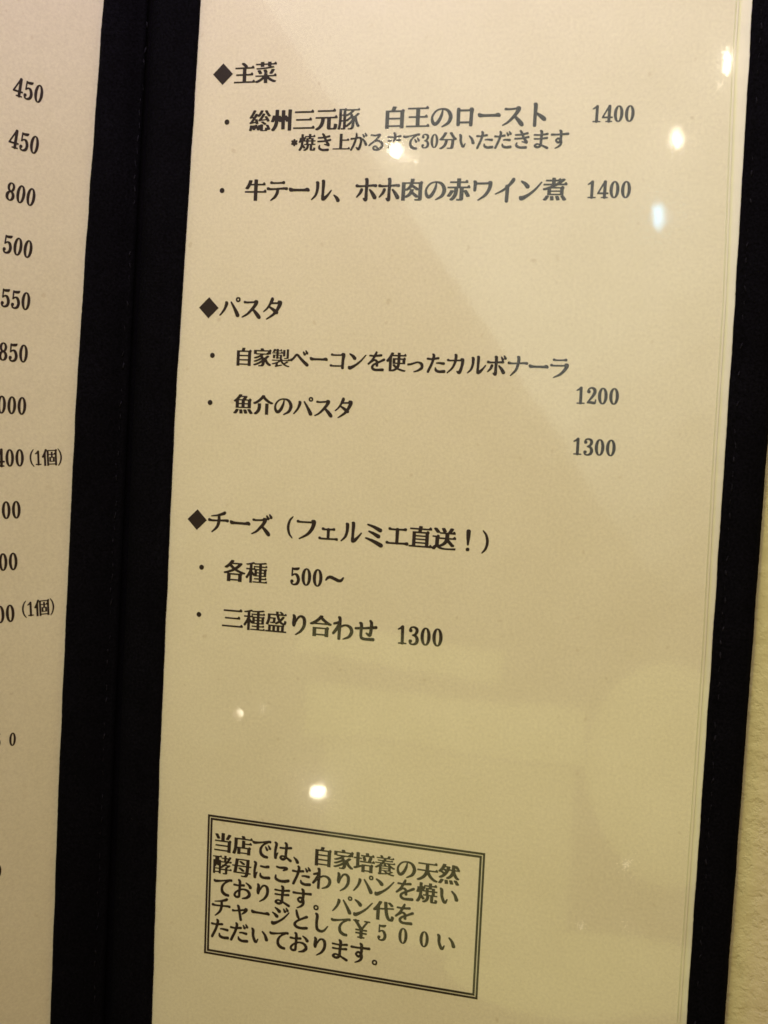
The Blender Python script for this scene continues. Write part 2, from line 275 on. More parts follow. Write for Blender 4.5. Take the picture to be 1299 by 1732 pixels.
'分': [[84,72,132,71,152,79,180,92,210,112,243,142,264,170,282,203,294,236,305,278,310,308,316,311,394,311,400,309,401,290,395,200,386,146,382,132,377,122,372,117,366,115,286,114,284,110,284,102,290,80,298,77,420,77,444,84,458,96,465,108,470,122,479,164,490,310,494,313,535,314,557,338,559,348,556,355,509,400,486,428,448,482,420,531,414,533,370,532,345,522,342,518,342,510,355,484,384,436,408,402,447,354,446,350,440,349,178,350,178,354,206,388,240,438,267,486,277,512,276,520,274,523,246,531,198,531,191,528,169,480,134,424,103,386,59,344,59,332,78,313,84,309,214,311,219,310,221,306,216,278,202,230,191,206,176,182,160,162,134,140,102,120,74,108,70,105,70,92,84,72]],
'肉': [[79,72,160,72,163,76,163,128,165,134,204,135,220,141,264,166,283,180,308,205,314,203,340,183,394,136,436,135,448,139,450,138,451,116,446,110,373,108,371,104,371,96,378,74,380,72,478,71,510,76,526,83,532,92,537,106,537,420,538,425,544,430,547,444,547,466,544,472,518,489,504,491,496,489,480,471,474,467,356,467,353,470,353,474,359,522,359,536,357,540,280,541,274,540,272,538,265,472,260,467,79,466,77,458,78,73],[164,180,164,281,168,283,208,284,264,311,265,304,256,276,245,252,232,232,220,217,198,197,166,179],[446,185,343,262,342,266,353,304,353,314,351,318,279,320,279,324,306,352,312,353,330,342,398,292,444,291,450,289,451,192,450,186,448,185],[164,328,164,427,170,429,250,428,252,422,245,404,223,370,198,346,178,332,166,327],[446,341,340,408,338,414,343,426,350,429,449,428,451,422,451,350,451,344,448,341]],
'赤': [[271,72,314,71,326,73,370,73,394,78,409,86,416,100,419,122,419,246,420,252,422,253,448,214,482,150,528,149,555,160,560,164,560,178,543,210,502,274,486,295,480,297,438,297,424,292,420,294,419,296,419,328,422,332,546,333,556,336,559,342,559,372,539,398,532,402,516,400,489,374,482,371,358,371,353,372,351,376,351,436,354,442,498,443,509,446,511,452,510,484,486,511,468,510,441,484,436,481,356,481,351,486,351,536,349,542,268,543,263,538,263,488,260,482,118,481,112,478,111,448,116,443,261,442,263,436,263,376,261,372,256,371,65,370,63,366,63,340,66,334,206,332,209,328,209,294,206,288,176,295,132,295,126,293,111,260,94,232,58,184,56,172,60,167,80,153,126,154,139,166,164,198,188,236,202,262,204,264,206,264,207,252,200,222,192,198,181,176,156,141,140,125,120,111,116,104,118,92,136,74,180,73,188,76,214,95,241,122,263,154,278,184,291,228,297,278,298,330,302,333,326,332,328,330,329,324,329,116,326,112,322,111,264,110,262,98,270,73]],
'煮': [[89,72,130,72,154,96,178,130,193,158,193,166,190,171,161,180,162,182,174,183,452,182,453,180,426,168,425,156,452,118,480,74,486,71,522,71,551,84,553,88,552,98,540,118,501,170,486,182,490,185,491,190,491,306,499,318,501,338,499,356,472,374,460,376,450,374,433,356,428,353,318,353,310,354,309,356,366,385,548,385,559,388,561,394,560,424,547,442,534,454,518,454,492,427,486,423,440,423,434,425,438,431,490,471,515,496,518,504,516,513,492,527,458,527,450,525,434,511,430,513,412,533,408,535,396,535,389,532,362,506,318,505,313,510,313,540,310,544,242,545,236,542,235,510,232,506,112,505,106,503,105,474,108,468,232,466,235,462,235,430,233,424,228,423,68,423,62,420,61,390,66,385,216,385,224,384,225,382,214,376,170,359,124,344,54,325,51,322,51,308,62,289,66,286,108,285,144,295,147,294,149,290,149,190,150,185,154,182,148,179,120,177,98,140,63,98,62,90,64,85,88,73],[217,76,264,75,282,78,292,81,293,90,289,124,282,158,279,166,244,167,218,165,208,161,207,148,213,110,213,88,216,77],[343,76,380,75,408,82,416,86,416,98,406,128,395,156,386,170,346,171,324,166,317,162,317,150,342,77],[230,216,227,220,227,246,228,251,232,253,406,253,411,252,413,248,413,220,408,215,232,215],[230,284,227,288,227,314,228,319,232,321,406,321,411,320,413,316,413,288,408,283,232,283],[316,426,313,432,313,462,315,466,375,466,376,464,372,460,318,426]],
'牛': [[271,72,350,71,356,74,357,244,359,250,556,251,564,254,567,258,566,292,547,316,540,321,524,319,498,293,492,289,364,289,358,291,357,402,359,410,530,411,538,416,539,444,536,454,525,468,514,479,508,481,494,479,471,454,464,449,360,450,358,452,357,458,357,506,360,524,356,540,352,543,334,543,322,547,294,547,270,541,269,456,268,451,264,449,216,449,211,452,228,504,229,518,227,522,192,529,147,528,144,524,130,480,117,446,98,410,62,354,62,346,65,342,88,328,136,327,142,332,158,354,192,410,262,411,268,409,269,298,267,290,58,289,53,284,53,260,54,253,60,251,267,250,269,244,270,73]],
'自': [[113,72,194,72,197,76,198,96,200,98,206,99,418,99,423,94,424,76,428,73,504,73,510,75,511,426,512,431,519,438,521,470,518,477,490,496,478,497,470,495,453,476,448,473,332,474,330,476,330,480,347,524,348,534,346,538,314,543,268,543,262,542,260,540,246,492,242,478,238,474,113,472,111,464,112,73],[200,136,198,138,197,146,197,204,200,210,414,211,420,210,422,208,423,142,420,136,202,135],[200,248,198,250,197,258,197,316,200,322,414,323,420,322,422,320,423,254,420,248,202,247],[200,360,198,362,197,370,197,428,200,434,414,435,420,434,422,432,423,366,420,360,202,359]],
'家': [[211,74,316,73,342,82,364,101,372,114,382,146,385,162,385,184,388,187,428,139,454,118,472,106,498,93,540,93,546,97,559,116,559,128,516,156,485,184,454,228,434,272,436,278,499,324,502,332,500,342,478,359,434,359,380,316,356,300,317,350,318,354,352,379,458,379,478,377,484,379,486,388,490,391,545,392,547,398,547,452,554,460,557,478,557,496,553,502,526,520,514,521,506,519,490,501,484,497,360,497,355,502,345,522,332,543,326,545,284,545,264,540,251,534,251,522,260,502,258,498,78,497,72,495,71,400,73,392,130,391,134,389,136,381,140,379,238,379,244,378,245,376,227,364,172,338,78,306,76,302,77,294,88,277,94,275,144,276,192,292,250,316,256,313,260,306,258,301,244,292,196,265,140,242,78,221,75,216,75,208,85,192,92,189,138,190,204,214,282,251,286,252,290,248,290,244,288,240,270,225,216,191,152,160,72,132,68,128,68,116,76,101,80,98,130,97,208,127,296,170,299,166,297,154,290,134,283,122,276,116,264,109,212,109,206,107,205,96,210,75],[158,414,155,418,155,454,156,459,160,461,454,461,459,460,461,456,459,446,442,442,415,416,410,413,160,413]],
'製': [[159,74,188,73,200,78,228,86,349,116,351,120,351,136,349,140,346,141,320,141,240,123,236,124,234,126,233,172,235,178,300,213,303,210,308,202,327,176,354,149,376,132,402,116,430,103,472,88,504,81,536,82,549,100,550,104,548,108,510,118,476,130,458,138,440,148,434,154,438,159,480,181,515,202,518,205,518,208,510,216,496,225,466,224,424,198,406,187,396,184,392,185,383,194,374,206,360,228,362,232,366,233,544,233,553,234,556,236,557,240,557,262,555,266,536,289,530,292,522,290,495,264,490,261,358,261,354,264,338,294,328,306,335,314,339,326,339,382,338,389,336,390,332,391,250,391,246,392,244,394,243,416,245,420,248,421,332,421,344,419,356,419,358,418,359,414,360,351,362,350,366,349,425,350,426,352,427,356,427,486,430,496,426,512,425,514,408,515,400,519,392,519,374,519,361,514,359,508,359,456,358,451,356,451,336,474,339,484,338,508,318,532,314,535,308,536,303,534,276,506,250,505,246,506,244,508,243,536,240,540,182,541,179,540,177,536,176,508,174,506,170,505,165,506,163,510,169,528,166,533,140,539,114,539,109,536,101,514,85,484,77,470,75,466,77,462,96,451,126,451,132,455,148,479,152,481,172,481,175,480,177,476,176,448,174,446,170,445,66,445,63,444,61,440,62,424,64,422,68,421,172,421,175,420,177,416,177,396,175,392,172,391,94,391,90,390,88,389,87,380,87,308,88,301,90,300,94,299,149,300,150,302,151,306,152,366,156,369,170,369,175,368,177,364,177,292,178,288,179,286,186,285,238,285,242,288,243,298,246,301,272,301,277,300,278,298,271,294,269,290,280,266,278,262,276,261,70,261,66,260,64,258,63,238,64,235,68,233,232,233,238,232,239,230,237,226,222,217,178,198,132,182,104,174,66,165,62,162,63,158,74,143,80,139,114,139,158,151,162,151,164,150,165,132,162,120,148,98,158,75],[401,288,462,287,474,289,490,289,510,296,516,299,519,304,523,318,523,506,524,512,528,518,524,524,522,532,520,534,508,535,496,539,474,539,460,534,458,532,457,322,454,317,448,315,394,314,392,312,392,308,400,289],[246,322,244,324,243,328,244,366,248,369,272,368,274,366,275,362,274,326,268,321,248,321],[246,446,244,448,243,456,243,476,246,480,310,481,321,478,322,476,319,472,292,446,248,445]],
'使': [[121,68,238,67,288,85,342,116,398,93,456,77,500,69,540,69,546,71,561,96,562,104,560,108,514,115,462,128,415,144,386,158,383,162,402,206,411,250,415,256,540,257,546,260,547,356,552,364,555,374,557,396,555,406,534,420,520,427,506,425,490,407,482,403,420,403,416,406,415,414,415,444,418,448,556,449,566,453,569,460,568,490,546,517,540,520,526,518,500,491,494,487,420,487,415,492,415,536,413,542,342,543,337,538,337,494,334,488,238,487,234,488,233,492,245,520,245,532,242,536,214,545,178,545,172,542,147,486,122,444,98,408,75,378,49,350,46,344,48,330,64,302,102,301,116,313,119,310,120,69],[200,111,197,114,197,120,198,426,208,444,214,449,334,448,336,446,337,438,337,408,334,404,218,403,212,400,212,259,218,257,328,257,332,256,333,252,325,216,322,209,318,207,310,213,286,244,280,249,240,249,217,240,215,228,224,214,240,193,277,158,279,154,274,147,252,133,230,122,202,111],[290,294,287,300,288,363,294,365,335,364,337,358,336,295,330,293,292,293],[418,294,415,300,416,363,422,365,467,364,469,358,468,295,462,293,420,293]],
'魚': [[78,72,126,71,139,78,159,100,182,134,198,166,198,179,166,189,120,188,102,154,88,132,58,98,57,90,59,84,76,73],[485,72,528,71,536,73,561,86,563,96,560,104,529,148,490,192,442,193,419,182,416,176,418,166,458,114,484,73],[217,78,268,77,296,81,300,83,301,104,299,124,292,164,287,178,240,179,214,177,209,174,207,158,211,138,216,79],[343,78,390,77,416,84,422,88,422,104,412,132,395,172,388,180,338,181,318,177,314,174,314,160,342,79],[113,210,506,210,509,216,509,378,517,396,519,414,518,428,488,448,474,449,466,447,446,425,380,426,378,430,398,458,413,484,413,496,404,504,390,511,276,509,273,512,278,522,279,530,276,538,242,545,198,544,194,540,172,506,138,463,107,432,64,398,59,392,60,380,78,360,106,359,110,356,112,211],[200,242,198,244,197,250,197,294,199,300,256,301,262,299,263,248,261,242,202,241],[352,242,350,244,349,250,349,294,351,300,416,301,422,299,423,248,421,242,354,241],[200,334,198,336,197,342,197,386,199,392,256,393,262,391,263,340,261,334,202,333],[352,334,350,336,349,342,349,386,351,392,416,393,422,391,423,340,421,334,354,333],[208,426,207,430,248,476,308,477,314,474,300,452,287,434,278,426,210,425]],
'介': [[94,72,138,71,148,75,178,94,196,109,224,142,240,172,248,196,255,226,257,250,257,332,256,338,254,340,176,341,170,339,169,258,167,234,160,206,153,186,140,164,121,140,75,104,76,90,94,72],[363,72,442,71,448,74,449,304,452,320,448,338,446,340,428,341,416,345,386,345,376,342,364,340,362,338,362,73],[66,322,114,321,158,341,198,364,230,386,260,409,306,452,312,449,352,411,404,374,438,353,486,332,502,327,546,327,550,330,564,350,566,360,565,364,562,367,516,385,476,406,416,447,376,485,359,504,355,512,354,529,342,538,330,545,286,545,280,542,262,516,241,490,203,452,178,431,142,406,112,388,53,360,51,354,52,344,66,322]],
'直': [[57,90,552,89,558,90,565,94,567,100,566,130,542,158,524,158,495,130,492,129,489,132,489,378,490,383,497,390,499,406,498,428,478,442,468,448,462,449,448,447,432,429,426,425,334,425,330,426,327,430,334,458,338,461,543,462,549,466,551,470,551,500,530,527,524,531,508,530,474,499,348,499,342,502,345,530,344,538,342,540,310,545,272,545,266,542,261,504,256,499,71,498,69,494,69,468,70,463,74,461,248,461,252,460,254,456,250,434,246,426,134,425,128,422,127,132,122,127,58,126,55,120,56,91],[208,128,205,132,205,162,206,167,210,169,404,169,409,168,411,164,411,132,406,127,210,127],[208,204,205,208,205,238,206,243,210,245,404,245,409,244,411,240,411,208,406,203,210,203],[208,278,205,282,205,308,206,313,210,315,404,315,409,314,411,310,411,282,406,277,210,277],[208,350,205,354,205,380,206,385,210,387,404,387,409,386,411,382,411,354,406,349,210,349]],
'送': [[68,72,116,72,145,112,154,121,158,123,186,104,206,94,234,85,274,79,310,77,406,77,420,79,540,81,556,83,560,85,567,112,566,122,562,125,512,125,452,119,354,115,318,117,282,123,256,132,242,140,246,143,268,144,310,166,353,198,382,230,390,225,464,148,512,147,517,150,532,166,534,178,531,184,414,298,415,300,422,301,556,301,564,304,564,340,545,364,538,369,522,368,496,341,490,337,422,337,415,340,415,404,418,410,544,411,550,414,550,448,531,472,524,477,506,476,478,449,474,448,472,450,509,516,511,526,509,532,478,543,432,542,384,452,380,448,374,447,336,448,336,450,338,452,356,462,357,474,324,530,319,538,314,541,270,541,250,533,244,528,246,514,276,458,279,450,274,447,218,448,214,458,199,478,146,536,100,537,78,524,76,518,77,508,144,426,188,425,204,432,206,430,208,414,212,411,325,410,327,404,327,344,326,339,320,337,212,338,210,342,212,364,211,372,184,390,176,393,162,392,144,373,138,369,60,369,54,367,53,340,55,334,112,333,116,331,117,326,116,174,82,151,49,118,45,112,46,100,68,72],[204,177,202,179,201,186,202,299,210,301,314,301,320,299,320,292,310,266,291,238,269,216,250,202,206,178]],
'各': [[133,70,212,69,216,72,218,90,220,92,226,93,390,93,394,90,396,74,400,71,476,71,482,73,483,208,484,212,488,218,492,239,496,243,545,244,561,266,561,278,558,281,514,292,448,314,406,331,377,346,373,350,376,354,425,392,463,430,487,462,489,474,486,479,473,488,464,491,424,491,410,489,278,490,276,492,278,496,295,522,296,532,294,536,266,547,222,547,216,542,204,524,173,484,140,451,104,422,67,396,65,390,66,382,84,364,130,363,138,366,188,401,200,393,247,352,244,348,216,333,170,314,106,292,54,279,51,276,51,264,62,242,104,241,126,245,130,244,132,71],[220,128,218,130,217,138,217,212,220,218,386,219,392,218,394,216,395,134,392,128,222,127],[176,256,175,258,178,260,248,286,310,313,367,286,422,265,425,260,422,256,416,255,178,256],[308,389,270,419,243,446,242,452,250,455,380,454,381,450,363,430,332,404,310,389]],
'種': [[147,74,204,73,208,74,210,76,211,244,212,250,214,251,232,230,254,229,262,224,266,223,360,223,364,221,365,218,365,190,362,186,260,185,255,184,254,182,253,178,253,160,254,157,258,155,362,154,364,152,365,146,365,118,363,114,356,113,228,113,224,111,223,106,223,88,226,84,552,83,557,84,563,88,565,94,564,116,550,131,544,135,538,135,534,133,517,116,512,113,438,113,433,114,431,118,431,150,434,154,536,155,544,159,547,164,546,188,532,203,526,207,518,206,502,189,496,185,436,185,432,187,431,192,431,218,434,222,532,223,536,224,538,226,539,348,540,352,545,358,547,362,549,380,548,389,540,395,526,401,520,403,512,401,502,389,496,387,436,387,432,389,431,394,431,416,434,420,544,421,548,422,554,427,555,444,554,454,540,469,534,473,528,473,524,471,509,456,504,453,438,453,434,454,432,456,431,484,432,488,434,490,494,497,542,506,544,508,544,512,526,535,520,537,500,537,460,529,416,523,352,517,278,513,272,513,268,515,250,534,224,535,172,518,122,505,66,495,62,492,63,486,70,468,72,466,106,465,140,471,144,468,145,466,145,406,144,402,143,400,136,399,70,399,66,398,64,396,63,368,66,364,134,363,138,361,139,358,119,310,101,274,70,224,56,206,54,200,56,194,72,168,78,167,98,167,105,172,116,188,138,224,142,229,144,228,145,218,145,82,146,75],[324,252,322,254,321,260,321,286,323,290,358,291,362,290,364,289,365,258,364,254,363,252,326,251],[434,252,432,254,431,260,431,286,433,290,468,291,472,290,474,289,475,258,474,254,473,252,436,251],[254,289,212,332,211,356,212,360,214,362,252,363,256,362,258,360,259,294,258,290,256,289],[324,318,322,320,321,326,321,352,323,356,358,357,362,356,364,355,365,324,364,320,363,318,326,317],[434,318,432,320,431,326,431,352,433,356,468,357,472,356,474,355,475,324,474,320,473,318,436,317],[284,388,282,390,281,398,279,402,265,416,264,418,266,420,358,421,362,420,364,418,365,392,362,388,286,387],[214,400,212,402,211,406,211,476,211,482,214,486,250,495,252,494,256,483,260,481,290,481,300,483,336,483,348,485,360,485,364,482,365,458,364,455,360,453,240,452,237,448,238,424,240,422,249,420,250,418,232,400,216,399]],
'盛': [[63,82,72,81,542,81,549,82,551,86,551,92,551,112,549,116,498,117,494,120,493,200,494,206,499,214,502,240,501,244,497,248,498,250,504,253,514,254,524,259,530,263,536,272,544,292,549,314,550,330,548,333,520,348,494,348,491,344,491,332,486,306,482,296,478,293,466,298,450,309,435,324,432,330,434,335,459,360,490,400,504,422,504,428,500,431,474,439,446,438,413,392,404,383,400,381,396,385,386,410,373,448,376,452,380,453,538,454,547,464,547,486,544,493,530,506,522,508,516,505,498,488,492,487,472,488,471,490,476,496,476,502,460,518,426,542,400,543,392,541,380,534,375,530,374,526,378,522,404,501,413,492,413,490,412,488,368,487,363,492,359,526,359,538,357,542,300,543,295,542,293,538,293,522,297,494,296,490,294,488,116,487,109,486,108,484,107,480,107,426,105,414,105,386,99,346,92,322,83,300,74,282,62,262,66,256,90,238,116,237,125,240,125,122,123,118,120,117,63,116,62,114,61,110,62,83],[192,118,190,120,189,124,190,206,194,209,222,208,224,206,225,202,224,120,220,117,194,117],[292,118,290,120,289,124,290,206,294,209,322,208,324,206,325,202,324,120,320,117,294,117],[392,118,390,120,389,124,390,206,392,208,396,209,424,208,426,206,427,202,426,120,422,117,394,117],[126,241,125,242,127,246,147,282,154,302,163,332,170,372,172,374,176,375,228,375,232,372,233,366,229,326,225,314,221,308,214,305,174,307,168,306,166,304,166,300,172,280,176,276,184,275,242,275,274,280,281,274,295,258,318,257,330,261,378,290,384,292,394,285,404,276,418,267,442,256,458,252,459,250,454,243,448,241,128,241],[290,298,288,300,295,342,297,388,299,398,298,405,296,406,292,407,176,408,174,410,173,416,173,446,174,450,175,452,182,453,298,453,302,452,305,450,326,388,333,370,348,342,350,336,344,329,324,316,292,298]],
'合': [[129,74,212,74,215,78,216,98,218,100,224,101,400,101,404,98,405,80,408,76,490,76,493,82,493,232,501,244,503,262,502,281,474,300,460,302,452,300,435,282,428,279,130,278,128,276,127,270,128,75],[218,138,216,140,215,148,215,236,218,242,396,243,402,242,404,240,405,144,402,138,220,137],[75,326,124,325,158,339,454,339,464,343,496,329,540,329,545,332,560,352,561,364,558,369,509,392,454,424,400,463,360,502,360,506,366,520,366,528,363,532,340,543,296,543,287,538,273,518,244,485,192,440,126,396,59,362,57,356,58,348,74,327],[226,376,224,378,227,382,264,409,310,450,314,449,350,417,403,378,402,376,394,375,228,375]],
'当': [[433,72,512,71,518,74,519,314,520,319,527,326,530,362,524,368,502,382,490,385,478,383,462,365,456,361,353,362,351,368,351,504,355,522,350,540,346,543,328,543,314,547,284,547,276,544,264,542,261,536,260,363,254,361,102,361,97,356,98,326,100,324,106,323,426,323,430,321,431,316,430,252,428,250,422,249,118,249,113,244,114,214,116,212,122,211,426,211,430,209,431,204,430,134,428,132,422,131,90,131,85,126,86,96,88,94,94,93,424,93,430,90,432,73],[399,386,448,385,455,388,488,440,520,498,521,506,519,512,484,525,444,525,438,523,401,446,379,408,381,394,398,386],[156,388,204,388,233,402,235,408,234,418,206,470,174,517,166,519,120,518,100,510,97,506,97,496,137,428,156,388]],
'店': [[76,72,120,71,126,75,142,108,154,142,172,221,174,220,175,212,175,86,178,80,256,79,260,82,262,97,272,99,426,99,430,96,432,82,436,79,515,80,517,86,517,214,518,218,525,224,527,242,526,264,496,284,484,285,476,283,456,262,378,262,375,268,375,322,376,327,382,329,546,330,549,336,548,366,525,394,520,397,506,396,480,369,474,365,380,365,375,370,375,392,379,406,373,424,356,425,330,431,310,431,302,425,292,424,289,418,288,263,282,261,180,261,176,263,175,268,179,320,179,436,181,442,186,443,556,443,563,446,565,450,565,480,544,507,536,512,522,511,496,485,490,481,388,481,382,485,371,508,352,539,346,541,304,541,278,535,274,532,274,520,289,488,290,484,288,482,93,480,91,472,91,302,87,244,79,192,72,166,60,130,48,102,50,90,76,72],[264,134,262,136,261,144,261,218,264,224,422,225,428,224,430,222,431,140,428,134,266,133]],
'培': [[247,72,324,71,328,74,330,92,332,94,338,95,434,95,438,92,440,76,444,73,523,74,525,80,525,214,530,222,533,232,535,260,530,266,506,282,500,285,488,285,482,282,468,265,462,261,250,261,246,258,245,242,242,238,195,236,193,244,194,378,198,381,249,382,251,388,250,414,244,417,198,417,194,420,193,500,197,516,191,536,174,537,160,541,132,541,124,538,112,536,109,530,108,420,102,417,54,417,50,414,49,408,49,386,52,382,102,381,108,378,109,206,107,202,102,199,51,180,49,172,52,158,56,144,60,140,104,139,242,194,245,188,246,73],[332,130,330,132,329,138,329,220,331,226,430,227,438,225,439,136,437,130,334,129],[203,306,570,306,573,312,572,342,555,364,546,371,528,370,500,342,484,341,479,344,502,406,508,426,506,438,486,444,483,446,484,448,554,450,557,456,556,486,533,514,520,516,510,513,484,486,434,486,430,491,422,522,414,543,408,545,368,545,340,541,337,538,337,524,345,492,342,486,224,484,222,482,221,474,221,454,224,450,280,449,288,448,289,446,264,437,261,430,262,422,276,380,284,350,288,347,334,347,358,355,361,358,362,370,358,384,344,424,335,442,330,446,332,448,422,449,428,448,429,446,408,378,397,350,392,342,206,341,201,336,202,307]],
'養': [[493,72,504,71,527,72,542,94,544,100,542,103,538,105,526,105,488,111,444,122,443,124,446,127,494,151,506,158,508,162,506,167,488,178,458,179,454,181,453,186,453,252,454,254,458,255,484,243,506,234,530,233,536,237,553,258,554,262,552,266,508,283,476,302,442,327,431,340,432,342,436,343,546,344,550,346,553,350,553,372,551,378,537,392,530,394,524,392,506,375,500,373,300,373,294,374,293,376,306,397,312,401,484,401,492,403,497,408,496,432,480,449,474,452,466,450,450,434,444,431,334,431,330,432,329,436,338,457,340,459,344,461,518,462,523,464,525,468,525,490,521,496,507,510,500,512,493,510,479,494,474,491,424,491,421,494,422,496,440,524,442,528,442,532,438,535,408,543,384,543,380,543,376,540,362,514,350,494,348,492,340,491,262,491,259,494,263,500,260,508,238,539,234,542,230,543,206,543,188,538,178,534,174,530,175,526,192,500,194,494,192,492,97,490,95,486,95,466,97,462,100,461,262,461,268,460,269,458,259,436,254,431,130,431,126,430,124,429,123,406,126,402,234,400,235,398,232,392,224,381,216,374,208,373,72,373,68,372,66,370,65,348,68,344,178,343,183,342,184,340,172,327,138,302,110,284,90,273,60,259,58,256,59,250,77,230,84,227,108,228,156,253,160,252,161,244,161,138,155,124,148,117,140,112,138,108,140,102,152,78,158,75,182,75,210,81,240,85,350,95,355,98,359,104,362,106,422,86,458,77,492,72],[232,118,228,120,227,130,227,166,228,169,232,171,268,171,274,170,293,150,320,128,319,126,316,125,232,118],[384,144,356,160,348,166,347,168,348,170,426,171,434,170,436,169,434,166,424,160,395,144,390,142,386,143],[230,198,227,202,227,220,228,223,232,225,380,225,385,224,387,220,387,202,386,199,382,197,232,197],[230,248,227,252,227,270,229,274,232,275,380,275,385,274,387,270,387,252,386,249,382,247,232,247],[230,302,228,304,231,308,266,342,286,343,292,342,293,340,270,332,266,328,266,324,278,306,277,302,232,301],[354,302,349,306,333,330,324,339,321,340,322,342,346,343,356,342,387,308,389,304,388,302,386,301,356,301]],
'天': [[74,74,124,74,170,95,208,118,242,143,270,171,286,190,306,219,310,222,343,176,362,155,396,125,424,106,456,89,494,74,538,73,544,75,559,96,560,104,559,110,532,121,498,138,470,156,443,178,413,210,392,240,374,272,361,304,368,307,552,308,559,312,561,316,561,344,559,350,538,375,528,377,516,375,486,345,352,345,348,346,345,350,348,463,354,465,532,466,539,472,539,504,516,532,510,535,496,534,469,506,462,503,88,503,80,501,79,470,84,465,257,464,259,458,259,368,256,348,252,345,70,345,62,343,61,312,66,307,240,307,246,306,247,304,240,278,228,251,214,228,191,198,168,175,134,150,94,126,59,108,59,94,74,74]],
'然': [[83,72,126,71,133,74,154,100,185,150,192,164,190,176,160,185,120,185,114,182,88,138,57,94,57,86,59,82,82,72],[483,72,532,72,558,84,560,90,559,100,532,142,498,186,444,186,426,178,424,172,425,162,454,120,482,73],[215,76,260,75,290,80,298,83,299,100,297,120,289,166,286,171,280,173,228,173,208,170,206,160,213,104,214,77],[341,78,390,77,418,83,422,86,423,96,414,124,396,170,392,176,338,177,318,173,315,170,315,158,330,114,340,79],[258,196,304,195,316,200,350,222,374,241,410,282,414,280,431,254,458,224,490,200,540,200,554,216,557,224,556,234,533,252,511,274,482,318,470,344,454,392,456,396,458,397,552,397,560,399,562,402,562,438,546,458,544,472,541,478,519,506,496,530,456,531,448,536,432,537,420,541,390,541,382,538,370,536,367,530,366,436,362,433,334,433,329,434,327,438,337,478,337,486,334,491,316,497,232,498,230,502,239,526,239,534,236,539,204,547,164,547,159,544,139,496,118,456,96,422,55,374,53,364,55,356,70,342,114,339,154,311,159,306,160,302,138,281,120,268,92,250,69,238,66,234,67,224,82,205,90,203,132,204,170,224,198,243,229,270,259,304,286,344,312,395,318,397,358,397,363,394,363,388,356,360,347,334,328,302,313,282,298,267,268,244,241,226,240,218,242,212,258,196],[196,353,170,368,152,370,152,374,170,396,174,397,184,391,210,374,210,368,202,355,198,353],[230,426,216,432,200,433,197,436,210,461,214,464,242,465,247,462,238,429,236,426,232,425],[454,434,452,436,451,444,451,468,454,472,472,447,478,445,494,445,497,442,493,436,488,433,456,433]],
'酵': [[75,76,82,75,128,76,131,80,132,106,134,108,138,109,218,109,222,106,223,86,226,82,278,82,280,84,281,88,281,172,284,176,290,177,376,177,383,176,384,174,385,170,385,118,384,112,378,109,329,108,328,106,327,102,334,80,337,76,342,75,408,75,424,77,434,81,442,86,448,96,451,110,451,170,452,174,453,176,460,177,548,177,554,179,559,184,561,188,561,210,557,216,542,230,536,231,532,230,515,214,510,211,456,211,452,213,451,216,451,232,454,238,496,266,522,287,532,298,530,303,516,314,510,317,430,315,424,316,423,318,462,364,468,365,544,365,556,373,557,390,556,398,536,418,530,419,524,417,515,406,506,398,494,397,490,398,489,400,520,452,536,482,546,504,547,508,545,512,518,521,492,521,488,519,486,517,474,492,470,488,424,487,421,488,419,492,419,538,416,542,410,543,357,542,356,540,355,536,355,492,354,489,350,487,292,488,290,490,295,498,294,522,279,538,272,541,264,539,246,521,240,519,72,519,65,518,63,514,63,508,63,492,65,488,116,487,120,485,121,480,120,425,118,424,114,423,78,423,75,422,73,418,73,84,74,77],[134,142,132,144,131,152,131,188,132,192,134,194,216,195,220,194,222,192,223,148,222,144,220,142,136,141],[284,212,282,214,281,218,282,222,283,224,308,225,314,228,348,252,378,277,386,282,424,283,432,281,431,278,418,268,386,248,385,216,382,212,286,211],[134,224,131,228,132,250,134,252,144,254,149,258,160,275,170,298,172,299,174,296,177,286,182,280,192,277,218,277,222,274,223,230,222,226,220,224,136,223],[284,272,282,274,281,280,281,358,282,362,283,364,292,365,378,365,384,364,385,362,385,360,377,350,344,318,336,315,305,314,303,310,302,284,286,272],[284,398,281,402,281,418,278,422,234,423,230,426,229,480,230,484,232,486,278,487,285,486,287,482,287,460,290,456,348,455,352,454,354,453,355,404,354,400,353,398,346,397,286,397],[422,408,420,409,419,414,420,453,422,454,426,455,450,454,451,452,450,448,436,426,422,408]],
'母': [[335,72,398,71,424,73,438,77,452,85,464,98,474,118,485,154,536,155,542,158,543,184,541,190,496,191,490,194,497,262,499,308,502,318,508,321,552,321,556,323,557,328,557,352,555,356,508,357,504,360,503,384,509,478,508,514,506,516,500,517,146,516,144,514,141,504,135,444,122,360,116,357,62,357,57,352,57,326,60,322,110,321,115,318,103,234,91,176,91,158,98,155,392,154,394,150,387,128,381,116,372,109,352,107,338,109,298,109,292,107,291,92,297,74,334,72],[186,192,184,196,185,206,201,308,204,318,206,320,404,321,410,320,412,318,413,302,409,252,403,196,400,192,188,191],[316,204,366,204,382,220,384,230,382,236,354,258,324,278,284,300,234,301,223,292,219,284,219,276,222,272,272,240,316,204],[212,358,210,362,213,390,225,476,229,482,412,483,418,482,420,480,421,450,419,438,417,364,414,358,214,357],[328,374,378,374,385,380,393,392,393,402,388,409,348,436,300,462,254,463,241,452,238,444,240,434,294,400,328,374]],
